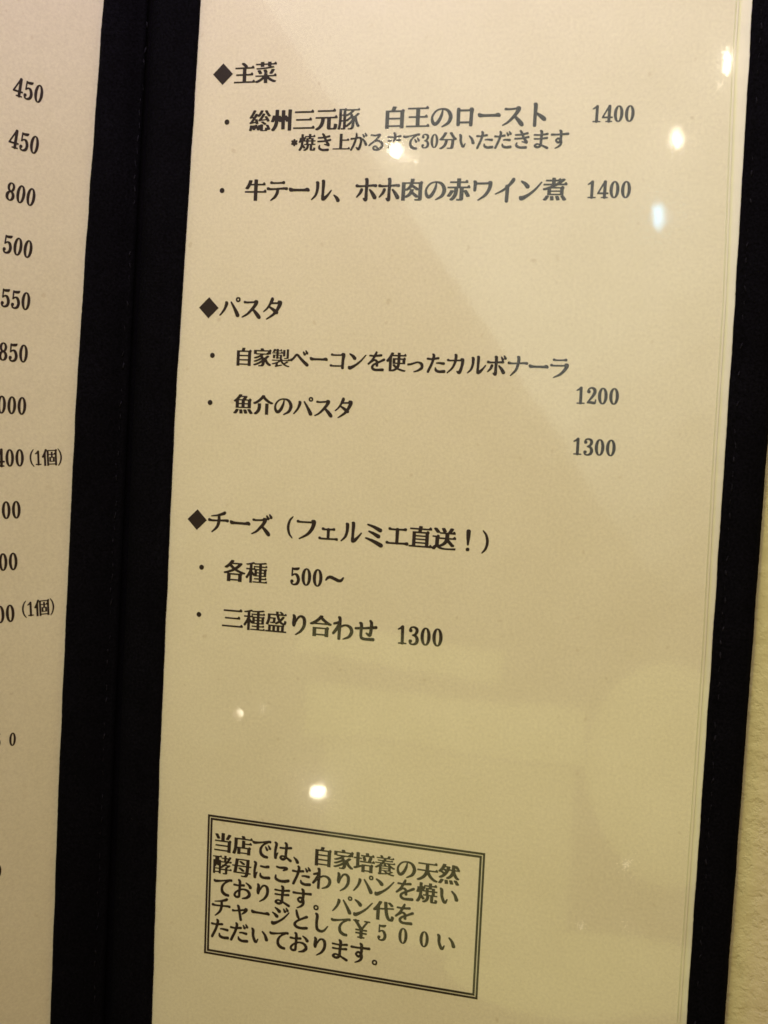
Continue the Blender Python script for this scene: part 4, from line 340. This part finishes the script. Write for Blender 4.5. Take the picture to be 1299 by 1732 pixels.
'ボ': [[253,52,284,51,298,56,310,68,316,80,320,94,323,116,323,154,319,210,319,276,324,357,330,359,462,359,472,362,480,370,485,382,485,398,482,406,478,413,468,422,478,438,480,462,482,463,498,452,524,451,536,456,544,466,547,484,543,500,490,558,466,559,462,556,459,550,460,534,478,472,470,477,437,514,422,528,402,529,394,524,393,506,398,488,414,438,420,428,426,422,425,420,346,409,332,408,328,410,327,498,322,520,315,534,302,544,292,547,270,547,260,544,246,537,240,530,237,524,237,502,246,486,249,476,249,408,247,402,232,399,144,399,130,403,112,415,98,419,72,418,62,413,55,404,51,392,53,370,62,357,72,352,92,349,148,349,226,355,242,355,246,352,247,270,245,256,245,182,243,170,243,136,238,130,218,129,212,127,209,122,209,108,210,102,232,68,242,58,252,52],[463,96,486,95,496,97,506,102,515,110,520,120,523,132,523,148,517,164,467,232,434,267,374,314,366,317,346,315,339,308,341,284,390,202,438,112,448,102,462,96],[72,132,88,131,96,134,165,190,190,220,201,240,221,286,220,312,216,320,210,326,194,333,176,333,162,327,154,320,149,310,134,260,125,238,70,154,68,140,72,132]],
'ナ': [[134,60,150,59,156,61,247,136,288,180,304,204,322,240,338,286,354,346,358,354,414,355,426,357,478,357,494,354,516,345,542,346,556,353,564,368,565,388,557,404,548,411,536,415,498,415,380,403,366,404,365,418,369,460,369,504,366,522,360,538,350,550,340,556,316,561,290,559,282,552,277,540,278,524,289,500,289,428,287,400,284,396,228,393,170,393,148,395,134,399,114,411,98,415,78,413,66,407,57,392,57,368,66,353,80,346,136,343,268,351,274,351,277,348,264,286,252,250,243,228,230,206,204,170,131,82,129,76,129,66,134,60]],
'ラ': [[164,50,184,50,304,92,348,114,392,147,426,181,461,222,494,266,515,298,526,322,533,346,532,374,521,396,510,405,492,411,444,411,434,406,428,400,424,392,422,378,420,376,364,373,164,371,146,374,134,384,118,391,98,391,83,384,75,370,76,348,84,334,100,327,238,327,256,329,354,329,370,331,422,331,428,328,423,314,404,276,370,228,343,196,296,154,266,134,164,74,161,70,160,62,161,54,164,50],[441,458,456,457,472,461,481,468,486,478,487,502,485,510,474,522,462,527,438,526,428,522,415,512,404,509,282,503,236,503,212,505,202,508,188,519,180,522,152,523,146,521,139,516,131,502,131,484,135,474,142,466,152,461,218,459,230,461,284,461,360,465,416,465,440,458]],
'チ': [[156,60,172,59,180,64,260,123,299,160,318,188,336,226,344,250,355,308,358,312,392,315,486,315,508,305,534,305,546,309,554,316,559,326,558,352,556,358,550,365,538,372,476,373,370,361,362,361,358,364,353,418,354,436,358,439,426,456,446,463,463,472,478,490,485,504,485,520,483,528,472,540,458,545,444,545,434,542,392,519,300,478,254,464,142,440,132,437,129,432,129,420,132,415,138,413,158,413,282,425,285,422,285,414,285,362,282,356,256,353,154,353,134,358,116,369,102,373,82,373,74,371,60,358,57,348,58,324,65,312,78,305,98,303,162,303,252,309,276,309,280,306,277,282,268,246,253,208,227,168,154,86,150,80,149,72,150,66,154,61]],
'ズ': [[465,66,484,65,496,68,506,74,513,84,517,94,517,112,505,142,489,164,469,184,406,239,356,276,355,280,382,316,407,354,424,392,428,421,430,422,464,421,472,424,483,436,486,463,504,452,526,451,538,454,548,464,551,480,551,492,548,500,540,511,498,555,492,559,474,559,468,557,465,552,465,534,482,480,482,474,466,487,430,526,424,529,408,529,400,524,397,512,398,504,410,466,408,462,394,467,370,471,348,470,338,467,330,461,321,440,300,437,176,427,154,429,122,439,104,439,89,432,83,420,83,402,88,391,100,383,156,381,326,395,330,393,331,390,313,352,292,320,197,202,171,176,150,160,72,110,68,102,70,88,76,85,94,86,164,115,194,130,232,157,312,233,316,232,321,226,370,160,420,97,448,74,464,66]],
'フ': [[156,60,168,59,176,61,288,111,326,130,364,154,394,177,435,218,462,254,485,290,506,338,522,386,533,434,533,462,530,474,525,484,514,497,504,503,488,507,450,507,438,504,424,492,421,486,420,470,414,467,300,465,286,463,174,463,156,466,142,478,126,483,106,482,96,478,91,474,85,460,85,444,87,436,98,424,114,419,236,419,250,421,350,421,366,423,428,423,435,420,426,378,410,330,390,290,361,246,337,218,300,183,274,164,154,85,150,80,149,72,150,66,154,61]],
'ェ': [[489,88,516,88,524,91,533,102,535,110,534,134,529,142,520,148,488,149,460,141,376,139,366,137,346,137,341,142,343,166,343,280,346,298,356,301,402,301,422,297,440,297,450,300,459,308,465,324,462,344,454,355,444,359,416,359,396,348,356,343,340,343,320,353,298,353,284,347,274,340,268,339,246,339,224,342,206,356,198,359,170,359,164,356,157,350,151,334,151,322,158,306,166,300,174,297,200,295,264,297,270,294,273,280,273,166,275,140,273,136,268,135,170,135,154,138,142,150,132,154,106,155,92,147,85,132,86,112,90,104,96,97,104,93,124,91,318,93,332,95,454,97,472,95,488,88]],
'ミ': [[457,16,480,15,496,19,507,26,516,38,521,52,520,74,514,90,502,102,388,150,292,184,146,219,122,219,116,214,113,208,113,192,119,184,266,119,322,89,444,21,456,16],[385,210,424,210,436,216,444,224,451,240,451,260,447,274,438,286,429,292,366,318,288,346,204,368,186,367,177,362,175,356,175,340,182,331,270,284,384,211],[425,342,457,342,470,348,481,360,487,374,487,396,480,412,470,422,370,462,304,484,178,511,154,511,146,505,143,498,143,486,150,476,262,431,312,405,408,350,424,342]],
'エ': [[515,102,536,101,548,104,559,112,565,122,567,130,566,154,560,165,548,174,536,177,520,177,506,174,490,168,474,165,400,161,350,159,346,161,345,166,348,410,354,413,446,413,470,407,498,408,506,412,513,418,519,432,518,452,514,462,509,468,496,475,470,475,460,472,446,462,436,459,380,455,350,455,342,456,332,463,320,468,300,469,286,464,272,454,266,453,184,453,175,456,160,468,146,473,128,472,118,468,112,463,106,450,105,434,110,422,122,412,136,409,242,409,262,411,268,408,269,294,271,280,271,162,269,158,264,157,158,155,130,158,120,168,108,174,80,175,66,167,59,152,60,134,64,124,68,119,80,113,102,111,282,113,300,109,312,109,330,113,360,115,442,115,482,113,514,102]],
'ャ': [[313,28,332,27,346,32,354,40,359,54,359,76,321,232,315,262,316,272,380,287,389,286,380,270,335,214,335,198,338,194,360,194,422,226,443,242,464,263,482,286,492,302,497,316,497,340,490,356,478,367,454,375,430,375,415,368,410,360,406,348,402,344,308,322,304,328,294,376,288,394,281,408,270,418,252,427,244,429,226,429,216,424,209,416,207,390,220,360,233,312,232,305,188,294,160,289,122,299,106,299,98,297,89,292,82,282,81,254,85,246,94,239,104,235,118,235,240,258,244,257,247,252,255,216,288,50,296,35,312,28]],
'ジ': [[123,64,146,63,162,66,176,71,210,88,298,148,376,209,424,253,480,320,546,410,549,420,547,430,538,433,520,431,449,352,393,296,324,240,272,204,244,187,222,178,174,162,144,155,122,161,108,161,96,158,90,155,84,148,81,140,81,110,85,92,91,82,102,72,114,66,122,64],[209,250,242,250,252,254,263,262,271,280,271,306,265,320,254,330,232,344,190,366,124,390,108,391,100,388,95,378,95,368,98,362,147,318,162,300,191,260,208,250],[265,378,298,378,312,384,320,392,326,404,329,424,326,438,318,452,278,478,238,498,184,519,168,519,162,517,157,508,157,496,159,490,209,440,247,388,264,378],[413,400,436,399,450,405,458,418,460,441,462,442,478,431,504,431,518,437,524,447,525,472,522,480,488,519,468,538,446,538,440,534,439,530,439,514,456,460,456,452,404,506,398,509,382,509,376,506,373,502,373,482,395,414,402,405,412,400]],
'～': [[389,238,422,237,446,242,464,250,481,262,491,272,498,283,520,336,520,352,516,358,512,359,490,358,450,318,436,310,418,305,394,312,352,330,254,368,232,373,196,373,184,371,154,358,138,347,126,335,113,316,95,274,95,260,100,253,106,251,124,252,131,256,156,281,172,292,192,301,208,304,236,296,288,276,358,246,388,238]],
'！': [[289,86,326,86,336,91,344,100,349,112,349,136,345,146,336,156,320,163,298,163,283,158,274,150,267,136,268,110,273,98,288,87],[296,208,318,207,324,210,328,216,345,330,353,404,357,514,352,526,346,536,336,544,322,549,292,549,280,544,272,538,266,530,259,512,261,434,267,362,287,218,290,212,294,209]],
'（': [[505,62,516,61,522,63,525,68,525,78,518,90,476,152,462,186,453,218,445,262,443,284,443,332,447,368,453,398,466,442,482,474,524,536,524,551,520,554,514,555,502,552,451,508,433,488,420,468,404,434,392,398,383,362,379,330,379,284,383,254,392,218,411,164,426,138,444,115,504,63]],
'）': [[96,62,108,61,116,65,167,110,190,138,212,182,224,218,233,254,237,286,237,332,233,362,224,398,205,452,190,478,171,502,116,551,104,555,96,554,92,551,92,536,141,462,150,442,158,416,171,354,173,332,173,284,169,248,163,218,150,174,134,142,93,82,91,68,94,63]],
'(': [[284,62,296,61,302,63,305,68,305,78,296,92,258,144,244,170,232,210,223,252,219,290,219,324,228,382,234,406,246,440,268,476,304,526,304,540,300,544,294,545,286,544,278,539,229,492,206,462,186,422,172,382,165,354,161,318,163,274,172,230,186,186,200,154,208,140,222,121,284,62]],
')': [[64,62,78,61,84,65,135,116,158,150,172,182,186,224,195,262,199,298,197,340,188,380,176,416,157,458,142,480,127,498,83,542,74,545,66,544,62,542,59,536,60,528,104,460,119,428,130,390,137,358,141,324,141,292,135,242,118,176,110,156,100,138,61,80,59,68,64,62]],
'0': [[161,106,194,105,206,108,222,116,244,136,259,158,274,192,285,228,291,274,291,320,289,344,280,386,267,422,254,446,235,470,214,484,192,491,166,491,146,484,124,469,106,446,93,422,80,386,71,344,69,322,69,276,71,252,80,210,92,176,102,156,120,131,138,116,160,106],[180,136,175,138,169,148,158,176,149,218,145,262,145,340,151,390,160,426,166,442,173,454,180,459,186,455,192,446,200,426,211,378,215,336,215,256,209,206,196,158,186,140,181,136]],
'1': [[177,92,204,92,224,105,274,105,282,110,285,118,284,130,278,136,230,137,225,142,225,478,222,488,217,496,210,501,198,505,180,505,166,498,156,485,131,460,87,428,82,418,84,406,94,401,106,402,150,418,154,417,155,412,155,142,150,137,108,137,102,135,96,128,96,114,100,108,106,105,156,105,168,96,176,92]],
'2': [[213,102,246,101,260,104,272,110,282,120,290,142,293,166,293,210,291,216,280,219,268,219,264,216,260,206,254,176,250,168,240,167,176,175,156,173,151,176,177,208,225,260,240,280,262,314,273,334,284,360,291,390,291,416,286,438,278,456,266,473,252,484,232,494,212,500,198,503,168,503,150,498,128,487,106,472,97,464,88,450,79,424,72,410,69,396,72,380,82,361,100,352,126,351,142,359,148,366,153,376,155,398,146,418,138,427,130,432,128,436,134,443,148,452,160,458,170,461,187,452,203,436,210,424,215,404,208,372,194,334,178,302,116,206,77,152,74,144,73,136,77,126,88,119,156,115,212,102]],
'3': [[145,94,184,93,202,95,232,104,250,114,264,125,277,144,287,164,295,194,295,226,285,258,267,290,239,316,262,344,275,366,280,382,283,396,283,422,279,442,268,464,261,474,250,482,226,494,190,503,168,503,150,500,124,492,106,482,95,472,88,460,73,424,73,396,78,384,92,372,106,369,124,369,134,373,145,382,150,392,151,412,149,420,143,430,127,444,130,450,138,455,164,463,178,459,202,442,209,432,212,422,213,408,208,382,196,352,182,340,146,322,140,316,139,310,140,300,144,295,194,275,203,268,209,258,217,230,219,204,214,176,208,162,192,146,173,136,156,131,142,133,130,138,125,142,140,154,149,172,148,190,144,200,138,208,126,215,94,215,80,207,71,192,69,174,70,160,83,130,92,116,102,108,116,101,144,94]],
'4': [[207,92,232,91,242,95,254,105,290,105,298,110,301,124,296,134,288,137,260,137,257,140,257,190,262,195,292,195,300,197,306,202,309,210,308,226,302,233,292,237,262,237,258,240,259,478,256,489,250,498,242,504,232,507,204,506,194,500,188,492,184,482,182,468,173,448,65,246,53,228,51,222,51,208,54,202,58,198,66,195,183,194,185,188,184,140,180,137,148,135,142,128,141,116,144,110,150,106,188,105,206,92],[112,238,110,242,121,266,175,366,178,371,182,372,185,348,184,240,178,237,114,237]],
'5': [[147,94,182,93,214,100,238,110,252,119,262,129,281,158,290,186,295,212,295,244,288,272,275,304,253,338,234,354,222,360,204,365,178,365,154,360,134,350,130,351,129,374,131,386,132,430,136,432,170,427,208,427,228,430,246,436,263,448,276,472,277,488,274,494,270,496,256,497,152,483,132,483,122,489,108,489,100,486,95,480,93,464,91,348,89,334,91,298,94,294,100,291,118,292,160,323,168,325,178,321,190,310,203,288,210,268,219,234,219,206,217,192,212,176,206,164,190,148,176,140,160,133,150,133,142,136,130,142,126,146,127,150,142,162,149,176,149,192,147,200,144,206,136,215,122,221,96,221,83,214,74,204,69,182,69,168,84,134,96,117,112,106,146,94]],
'8': [[161,100,192,99,208,101,234,110,248,118,267,134,280,152,288,170,293,190,293,224,286,246,281,258,264,281,236,302,237,306,249,316,260,332,272,360,275,378,275,408,272,420,261,446,247,466,224,482,196,491,162,491,136,482,112,465,93,436,85,410,86,368,92,348,100,332,111,316,123,306,124,302,96,281,86,268,74,246,67,222,67,190,70,176,78,155,90,138,102,125,124,111,142,104,160,100],[178,130,170,134,161,142,150,162,143,186,143,216,146,232,156,256,168,271,180,276,192,271,204,256,214,232,217,212,217,186,209,160,197,140,190,134,180,130],[178,324,167,332,158,348,151,370,149,398,153,422,159,440,167,452,174,459,180,461,186,459,194,451,201,438,208,416,211,394,209,370,201,346,191,330,180,324]],
'。': [[143,68,182,67,198,72,210,79,219,88,230,106,235,136,228,166,221,178,211,188,192,198,180,201,150,201,132,196,112,182,103,170,98,158,95,144,95,124,102,100,114,83,127,74,142,68],[162,106,146,116,141,124,138,134,144,149,154,158,164,162,174,159,183,152,189,142,191,134,189,126,183,116,174,109,164,105]],
'*': [[165,206,190,205,202,209,211,220,213,244,216,247,230,241,256,242,267,248,275,260,275,282,272,290,264,299,247,308,265,318,273,328,275,352,272,362,264,371,254,375,230,375,218,370,214,370,213,390,210,398,202,407,192,411,168,411,157,406,149,396,147,372,144,369,130,375,104,374,93,368,85,356,85,334,88,326,96,317,113,308,95,298,87,288,85,268,87,256,96,245,106,241,130,241,142,246,146,246,147,226,150,218,158,209,164,206]],
'￥': [[291,64,324,64,334,68,348,79,390,79,400,88,401,106,396,114,388,117,356,117,352,120,351,172,353,178,440,179,448,182,453,188,455,210,450,218,444,221,436,223,356,223,352,225,351,230,351,250,354,254,440,255,448,258,452,262,455,270,455,286,451,294,440,299,360,299,354,302,472,476,478,479,514,479,521,484,523,490,523,506,520,512,516,515,508,517,386,517,374,513,370,508,369,502,369,490,373,482,380,479,404,479,406,478,407,474,332,364,320,350,302,372,229,474,230,478,248,479,256,486,257,506,252,513,242,517,200,517,182,528,154,529,142,526,130,518,102,516,95,510,93,492,95,484,102,479,122,479,126,477,255,302,250,299,176,299,165,294,161,286,161,270,164,262,168,258,176,255,262,254,265,250,265,230,264,225,260,223,180,223,172,221,166,218,161,210,163,188,168,182,176,179,263,178,265,172,264,120,260,117,228,117,220,114,215,106,215,90,224,80,268,79,282,68,290,64]],
}
def glyph(ch):
    return [[((R[i]/2-26)/256, (R[i+1]/2-26)/256-.5) for i in range(0, len(R), 2)] for R in GL[ch]]
HALF = set('0123456789*()')
FW = {'０': '0', '５': '5'}
def advance(ch): return .5 if ch in HALF else 1.0
def lettering(name, label, text, a, u, v, em, ang, f, parent, z=.04, sy=1.0):
    x = 0; ca, sa = math.cos(math.radians(ang)), math.sin(math.radians(ang))
    vs, fs = [], []
    for ch in text:
        adv = advance(ch); g = FW.get(ch, ch)
        if g in GL:
            off = .25 if ch in FW else 0
            cu = bpy.data.curves.new('outline', 'CURVE'); cu.dimensions = '2D'; cu.fill_mode = 'BOTH'
            for P in glyph(g):
                sp = cu.splines.new('POLY'); sp.points.add(len(P)-1); sp.use_cyclic_u = True
                for p, (gx, gy) in zip(sp.points, P): p.co = (gx, gy, 0, 1)
            tmp = bpy.data.objects.new('tmp', cu); one = bpy.data.meshes.new_from_object(tmp)
            n0 = len(vs)
            vs += [(v_.co.x+x+off-a, v_.co.y*sy, 0) for v_ in one.vertices]
            fs += [[n0+k for k in f_.vertices] for f_ in one.polygons]
            bpy.data.objects.remove(tmp); bpy.data.curves.remove(cu); bpy.data.meshes.remove(one)
        x += adv
    me = bpy.data.meshes.new(name); me.from_pydata(vs, [], fs)
    for vt in me.vertices:
        gx, gy = vt.co.x*em, vt.co.y*em
        vt.co = f(u+gx*ca-gy*sa, v+gx*sa+gy*ca, z)
    return link(name, me, INK, parent, label=label)
def flat_poly(pts, f, z, name, parent, label=None):
    bm = bmesh.new(); bm.faces.new([bm.verts.new(f(a, b, z)) for a, b in pts])
    o = build(name, bm, INK, parent)
    if label: o['label'] = label
    return o

# ---------------------------------------------------------------- surface under the menu
bm = bmesh.new()
bmesh.ops.create_cube(bm, size=1)
for v in bm.verts: v.co = Vector((v.co.x*1.6, v.co.y*1.2, v.co.z*.03-.015-.0052))
build('tabletop', bm, TABLE, kind='structure')

# ---------------------------------------------------------------- the menu
menu = bpy.data.objects.new('menu', None); COL.objects.link(menu)
menu['label'] = 'open restaurant menu with printed dishes in clear sleeves bound in black cloth'
menu['category'] = 'menu'

RIN, ROUT, PEDGE, RSP, LSP = [(71.0, 108.21), (71.62, 49.04), (71.84, -24.29), (71.88, -104.47)], [(79.9, 21.02), (79.79, -23.54), (79.56, -103.1)], [(67.8, 96.62), (69.23, 48.99), (69.41, 12.57), (69.95, -24.47)], [(-49.03, 113.57), (-50.25, 60.4), (-51.23, 19.59), (-51.43, -64.26), (-50.7, -126.43)], [(-10.28, 111.65), (-12.21, 58.63), (-13.31, 18.32), (-14.05, -64.1), (-14.02, -125.32)]
STI = [(-0.72, 113.98), (-2.76, 59.95)]
rin, rout, pedge, rsp, lsp = [(lambda v, p=p: interp(p, v)) for p in (RIN, ROUT, PEDGE, RSP, LSP)]

# covers and spine
slab(RP, lambda v: -61.5, lambda v: rout(v)-.5, -4.6, -.9, 'cover_board', COVER, menu, label='black board behind the right page')
slab(LP, lambda v: -150, lambda v: -1.2, -4.2, -.9, 'cover_board', COVER, menu, label='black board behind the left page')
bm = bmesh.new(); rows = []
prof = [(-66.2, 2.6), (-64.4, .3), (-62.6, -1.0), (-60.5, -1.3), (-60.5, -3.4), (-63.4, -3.2), (-66.4, -.8), (-68.2, 1.8)]
for j in range(61):
    v = V0+(V1-V0)*j/60
    rows.append([bm.verts.new(RP(u, v, z)) for u, z in prof])
for j in range(60):
    for i in range(8): bm.faces.new((rows[j][i], rows[j][(i+1) % 8], rows[j+1][(i+1) % 8], rows[j+1][i]))
bm.faces.new(rows[0]); bm.faces.new(rows[-1])
build('spine', bm, COVER, menu, smooth=True)

# pages (thin card) with a very slight cockle
def cock(s):
    return lambda u, v: .10*noise.noise(Vector((u*.02, v*.02, s)))
pageR = slab(RP, lambda v: rsp(v)-3, pedge, -.35, 0, 'page', PAPER, menu, nu=1, nv=60, label='right page with three sections of dishes and a framed notice')
pageL = slab(LP, lambda v: -140, lambda v: lsp(v)+3, -.35, 0, 'page', PAPER, menu, nu=1, nv=60, label='left page cut by the picture edge, with a column of prices')
slab(RP, lambda v: pedge(v)-6, lambda v: rin(v)+2, -.75, -.50, 'backing_card', SEAM, menu, nu=1, nv=60, label='pale yellowish strip of card beyond the right page edge')

# clear sleeves: a sheet with a real thickness of air under it
def sheet(f, ul, ur, z, name, parent, nu=24, nv=60, seed=0, **pr):
    bm = bmesh.new(); rows = []
    for j in range(nv+1):
        v = V0+(V1-V0)*j/nv; a, b = ul(v), ur(v)
        rows.append([bm.verts.new(f(a+(b-a)*i/nu, v, z)) for i in range(nu+1)])
    for j in range(nv):
        for i in range(nu): bm.faces.new((rows[j][i], rows[j][i+1], rows[j+1][i+1], rows[j+1][i]))
    return build(name, bm, SLEEVE, parent, smooth=True, **pr)
sheet(RP, lambda v: rsp(v)-2, lambda v: rin(v)+2, .45, 'sleeve', menu, label='clear plastic sleeve over the right page, mirroring lamps')
sheet(LP, lambda v: -140, lambda v: lsp(v)+2, .45, 'sleeve', menu, label='clear plastic sleeve over the left page')
# weld line of the sleeve beside the paper edge
slab(RP, lambda v: pedge(v)+.25, lambda v: pedge(v)+.60, .05, .30, 'sleeve_weld', WELD, menu, nu=1, nv=50)

# printing on the right page
for nm, lb, s, a, u, v, em, ang in [
    ('printed_heading', 'bold black section heading beside the topmost diamond', '主菜', 0.5, -37.65, 96.89, 5.092, 0.52),
    ('printed_dish', 'printed name of the first dish under the topmost heading', '総州三元豚\u3000白王のロースト', 0.5, -33.44, 86.28, 5.208, 0.11),
    ('printed_price', 'printed price 1400 at the end of the first dish', '1400', 0.25, 41.32, 86.31, 4.544, -0.59),
    ('printed_note', 'small printed note with an asterisk under the first dish', '*焼き上がるまで30分いただきます', 1, -22.06, 81.29, 4.002, -0.1),
    ('printed_dish', 'printed name of the second dish, longest line of the first section', '牛テール、ホホ肉の赤ワイン煮', 0.5, -33.77, 70.84, 5.184, -0.1),
    ('printed_price', 'printed price 1400 at the end of the second dish', '1400', 0.25, 41.27, 70.68, 4.717, -0.29),
    ('printed_heading', 'bold black section heading beside the middle diamond', 'パスタ', 0.5, -38.69, 44.47, 5.218, -0.6),
    ('printed_dish', 'long printed dish line just under the middle heading', '自家製ベーコンを使ったカルボナーラ', 0.5, -34.83, 33.31, 4.479, -0.06),
    ('printed_price', 'printed price 1200 below the end of the long dish line', '1200', 0.25, 41.58, 27.57, 4.674, 0.61),
    ('printed_dish', 'short printed dish line, second under the middle heading', '魚介のパスタ', 0.5, -34.45, 22.56, 4.815, 0.27),
    ('printed_price', 'printed price 1300 standing alone below the price 1200', '1300', 0.25, 41.58, 16.76, 4.675, 0.21),
    ('printed_heading', 'bold black section heading with brackets beside the lowest diamond', 'チーズ（フェルミエ直送！）', 0.5, -39.27, -4.75, 5.321, -0.31),
    ('printed_dish', 'printed line with the price 500 and a wave dash', '各種\u3000500～', 0.5, -34.73, -15.85, 5.35, 0.11),
    ('printed_dish', 'printed line just above the empty lower part of the page', '三種盛り合わせ', 0.5, -34.72, -26.86, 5.329, 0.2),
    ('printed_price', 'printed price 1300 of the lowest dish line', '1300', 0.25, 5.59, -26.98, 5.371, 1.01),
    ('notice_line', 'first line of text inside the double frame', '当店では、自家培養の天然', 0.5, -34.63, -79.81, 4.894, 0.18),
    ('notice_line', 'second line of text inside the double frame', '酵母にこだわりパンを焼い', 0.5, -34.59, -85.1, 4.901, 0.67),
    ('notice_line', 'third line of text inside the double frame', 'ております。パン代を', 0.5, -34.15, -90.2, 4.862, 0.08),
    ('notice_line', 'fourth line of text inside the double frame, with the yen sign', 'チャージとして￥５００い', 0.5, -34.39, -95.14, 4.878, 0.07),
    ('notice_line', 'last line of text inside the double frame', 'ただいております。', 0.5, -34.44, -100.48, 4.886, -0.35),
]:
    lettering(nm, lb, s, a, u, v, em, ang, RP, pageR, sy=1.0)
for (u, v), lb in zip([(-42.88, 96.83), (-43.91, 44.23), (-44.56, -4.63)], ('topmost black diamond', 'middle black diamond', 'lowest black diamond')):
    r = 2.42; flat_poly([(u-r, v), (u, v-r), (u+r, v), (u, v+r)], RP, .04, 'diamond_mark', pageR, lb)
for (u, v) in [(-41.41, 86.12), (-41.89, 70.79), (-42.52, 33.4), (-42.6, 22.58), (-42.96, -15.64), (-43.11, -26.72)]:
    flat_poly([(u+.60*math.cos(k*.3927), v+.60*math.sin(k*.3927)) for k in range(16)], RP, .04, 'bullet_mark', pageR)
def frame(c4, inset, wd, name, label):
    bm = bmesh.new(); cx = sum(p[0] for p in c4)/4; cy = sum(p[1] for p in c4)/4
    def ins(d): return [(p[0]+(d if p[0] < cx else -d), p[1]+(d if p[1] < cy else -d)) for p in c4]
    o_, i_ = ins(inset), ins(inset+wd)
    O_ = [bm.verts.new(RP(a, b, .04)) for a, b in o_]; I_ = [bm.verts.new(RP(a, b, .04)) for a, b in i_]
    for k in range(4): bm.faces.new((O_[k], O_[(k+1) % 4], I_[(k+1) % 4], I_[k]))
    o = build(name, bm, INK, pageR); o['label'] = label
FR = [(-38.67, -73.57), (27.03, -73.71), (27.16, -106.87), (-38.18, -106.93)]
frame(FR, 0, .50, 'notice_frame', 'outer line of the double frame round the notice')
frame(FR, .70, .52, 'notice_frame', 'inner line of the double frame round the notice')
# printing on the left page
for nm, lb, s, a, u, v, em, ang in [
    ('printed_price', 'topmost printed price 450 on the left page', '450', 0.25, -28.23, 88.71, 4.4, -6.47),
    ('printed_price', 'second printed price 450 on the left page', '450', 0.25, -28.78, 77.52, 4.4, -6.24),
    ('printed_price', 'printed price 800 on the left page', '800', 0.25, -29.16, 66.13, 4.4, -6.95),
    ('printed_price', 'printed price 500 on the left page', '500', 0.25, -29.42, 54.64, 4.4, -6.02),
    ('printed_price', 'printed price 550 on the left page', '550', 0.25, -29.53, 42.94, 4.4, -3.07),
    ('printed_price', 'printed price 850 on the left page', '850', 0.25, -29.68, 31.21, 4.4, -1.33),
    ('printed_price', 'printed zeros under the price 850 on the left page', '000', 0.25, -29.65, 19.5, 4.4, -0.16),
    ('printed_price', 'printed price 400 beside a bracketed note on the left page', '400', 0.25, -29.67, 7.68, 4.3, 2.68),
    ('printed_note', 'upper small bracketed note on the left page', '(1個)', 0.75, -21.32, 7.99, 3.5, 4.26),
    ('printed_price', 'printed zeros under the upper bracketed note', '00', 0.25, -27.93, -3.9, 4.4, 3.07),
    ('printed_price', 'printed zeros above the lower bracketed note', '00', 0.25, -28.24, -15.55, 4.4, 3.15),
    ('printed_price', 'printed zeros beside the lower bracketed note', '00', 0.25, -28.51, -27.36, 4.4, 4.65),
    ('printed_note', 'lower small bracketed note on the left page', '(1個)', 0.75, -21.869999999999997, -26.35, 3.5, 4.52),
    ('printed_price', 'small widely spaced digits low on the left page', '５０', 0.5, -28.26, -56.11, 3.4, 0),
    ('printed_price', 'zero cut by the left edge, upper one', '０', 0.5, -27.12, -86.43, 3.4, 0),
    ('printed_price', 'zero cut by the left edge, lower one', '０', 0.5, -26.92, -103.46, 3.4, 0),
]:
    lettering(nm, lb, s, a, u, v, em, ang, LP, pageL, sy=1.2)

# black cloth bindings
flatp = [(0, .95), (.05, 1.35), (.14, 1.55), (.22, 1.18), (.30, 1.5), (.6, 1.75), (.9, 1.5), (1, .6)]
t_out = strip(RP, rin, rout, flatp, 'edge_binding', FELT, menu, seed=1, label='black cloth binding down the right edge of the menu')
stitches(RP, lambda v: rin(v)+1.75, 1.22, t_out)
t_sp = strip(RP, lambda v: -61.6+.4*(rsp(v)+51), rsp, [(0, .2), (.08, 1.6), (.25, 2.2), (.45, 2.3), (.62, 1.9), (.72, 1.15), (.82, 1.35), (.95, 1.3), (1, .75)],
      'edge_binding', FELT, menu, seed=2, label='black cloth binding between the spine and the right page')
t_l = strip(LP, lsp, lambda v: -.9+.3*(lsp(v)+13), [(0, .75), (.05, 1.25), (.5, 1.5), (.74, 1.4), (.82, 1.1), (.88, 1.3), (.97, 1.1), (1, .3)],
      'edge_binding', FELT, menu, seed=3, label='black cloth binding between the left page and the spine')
stitches(LP, lambda v: lsp(v)+10.0, 1.22, t_l, r0=.20)
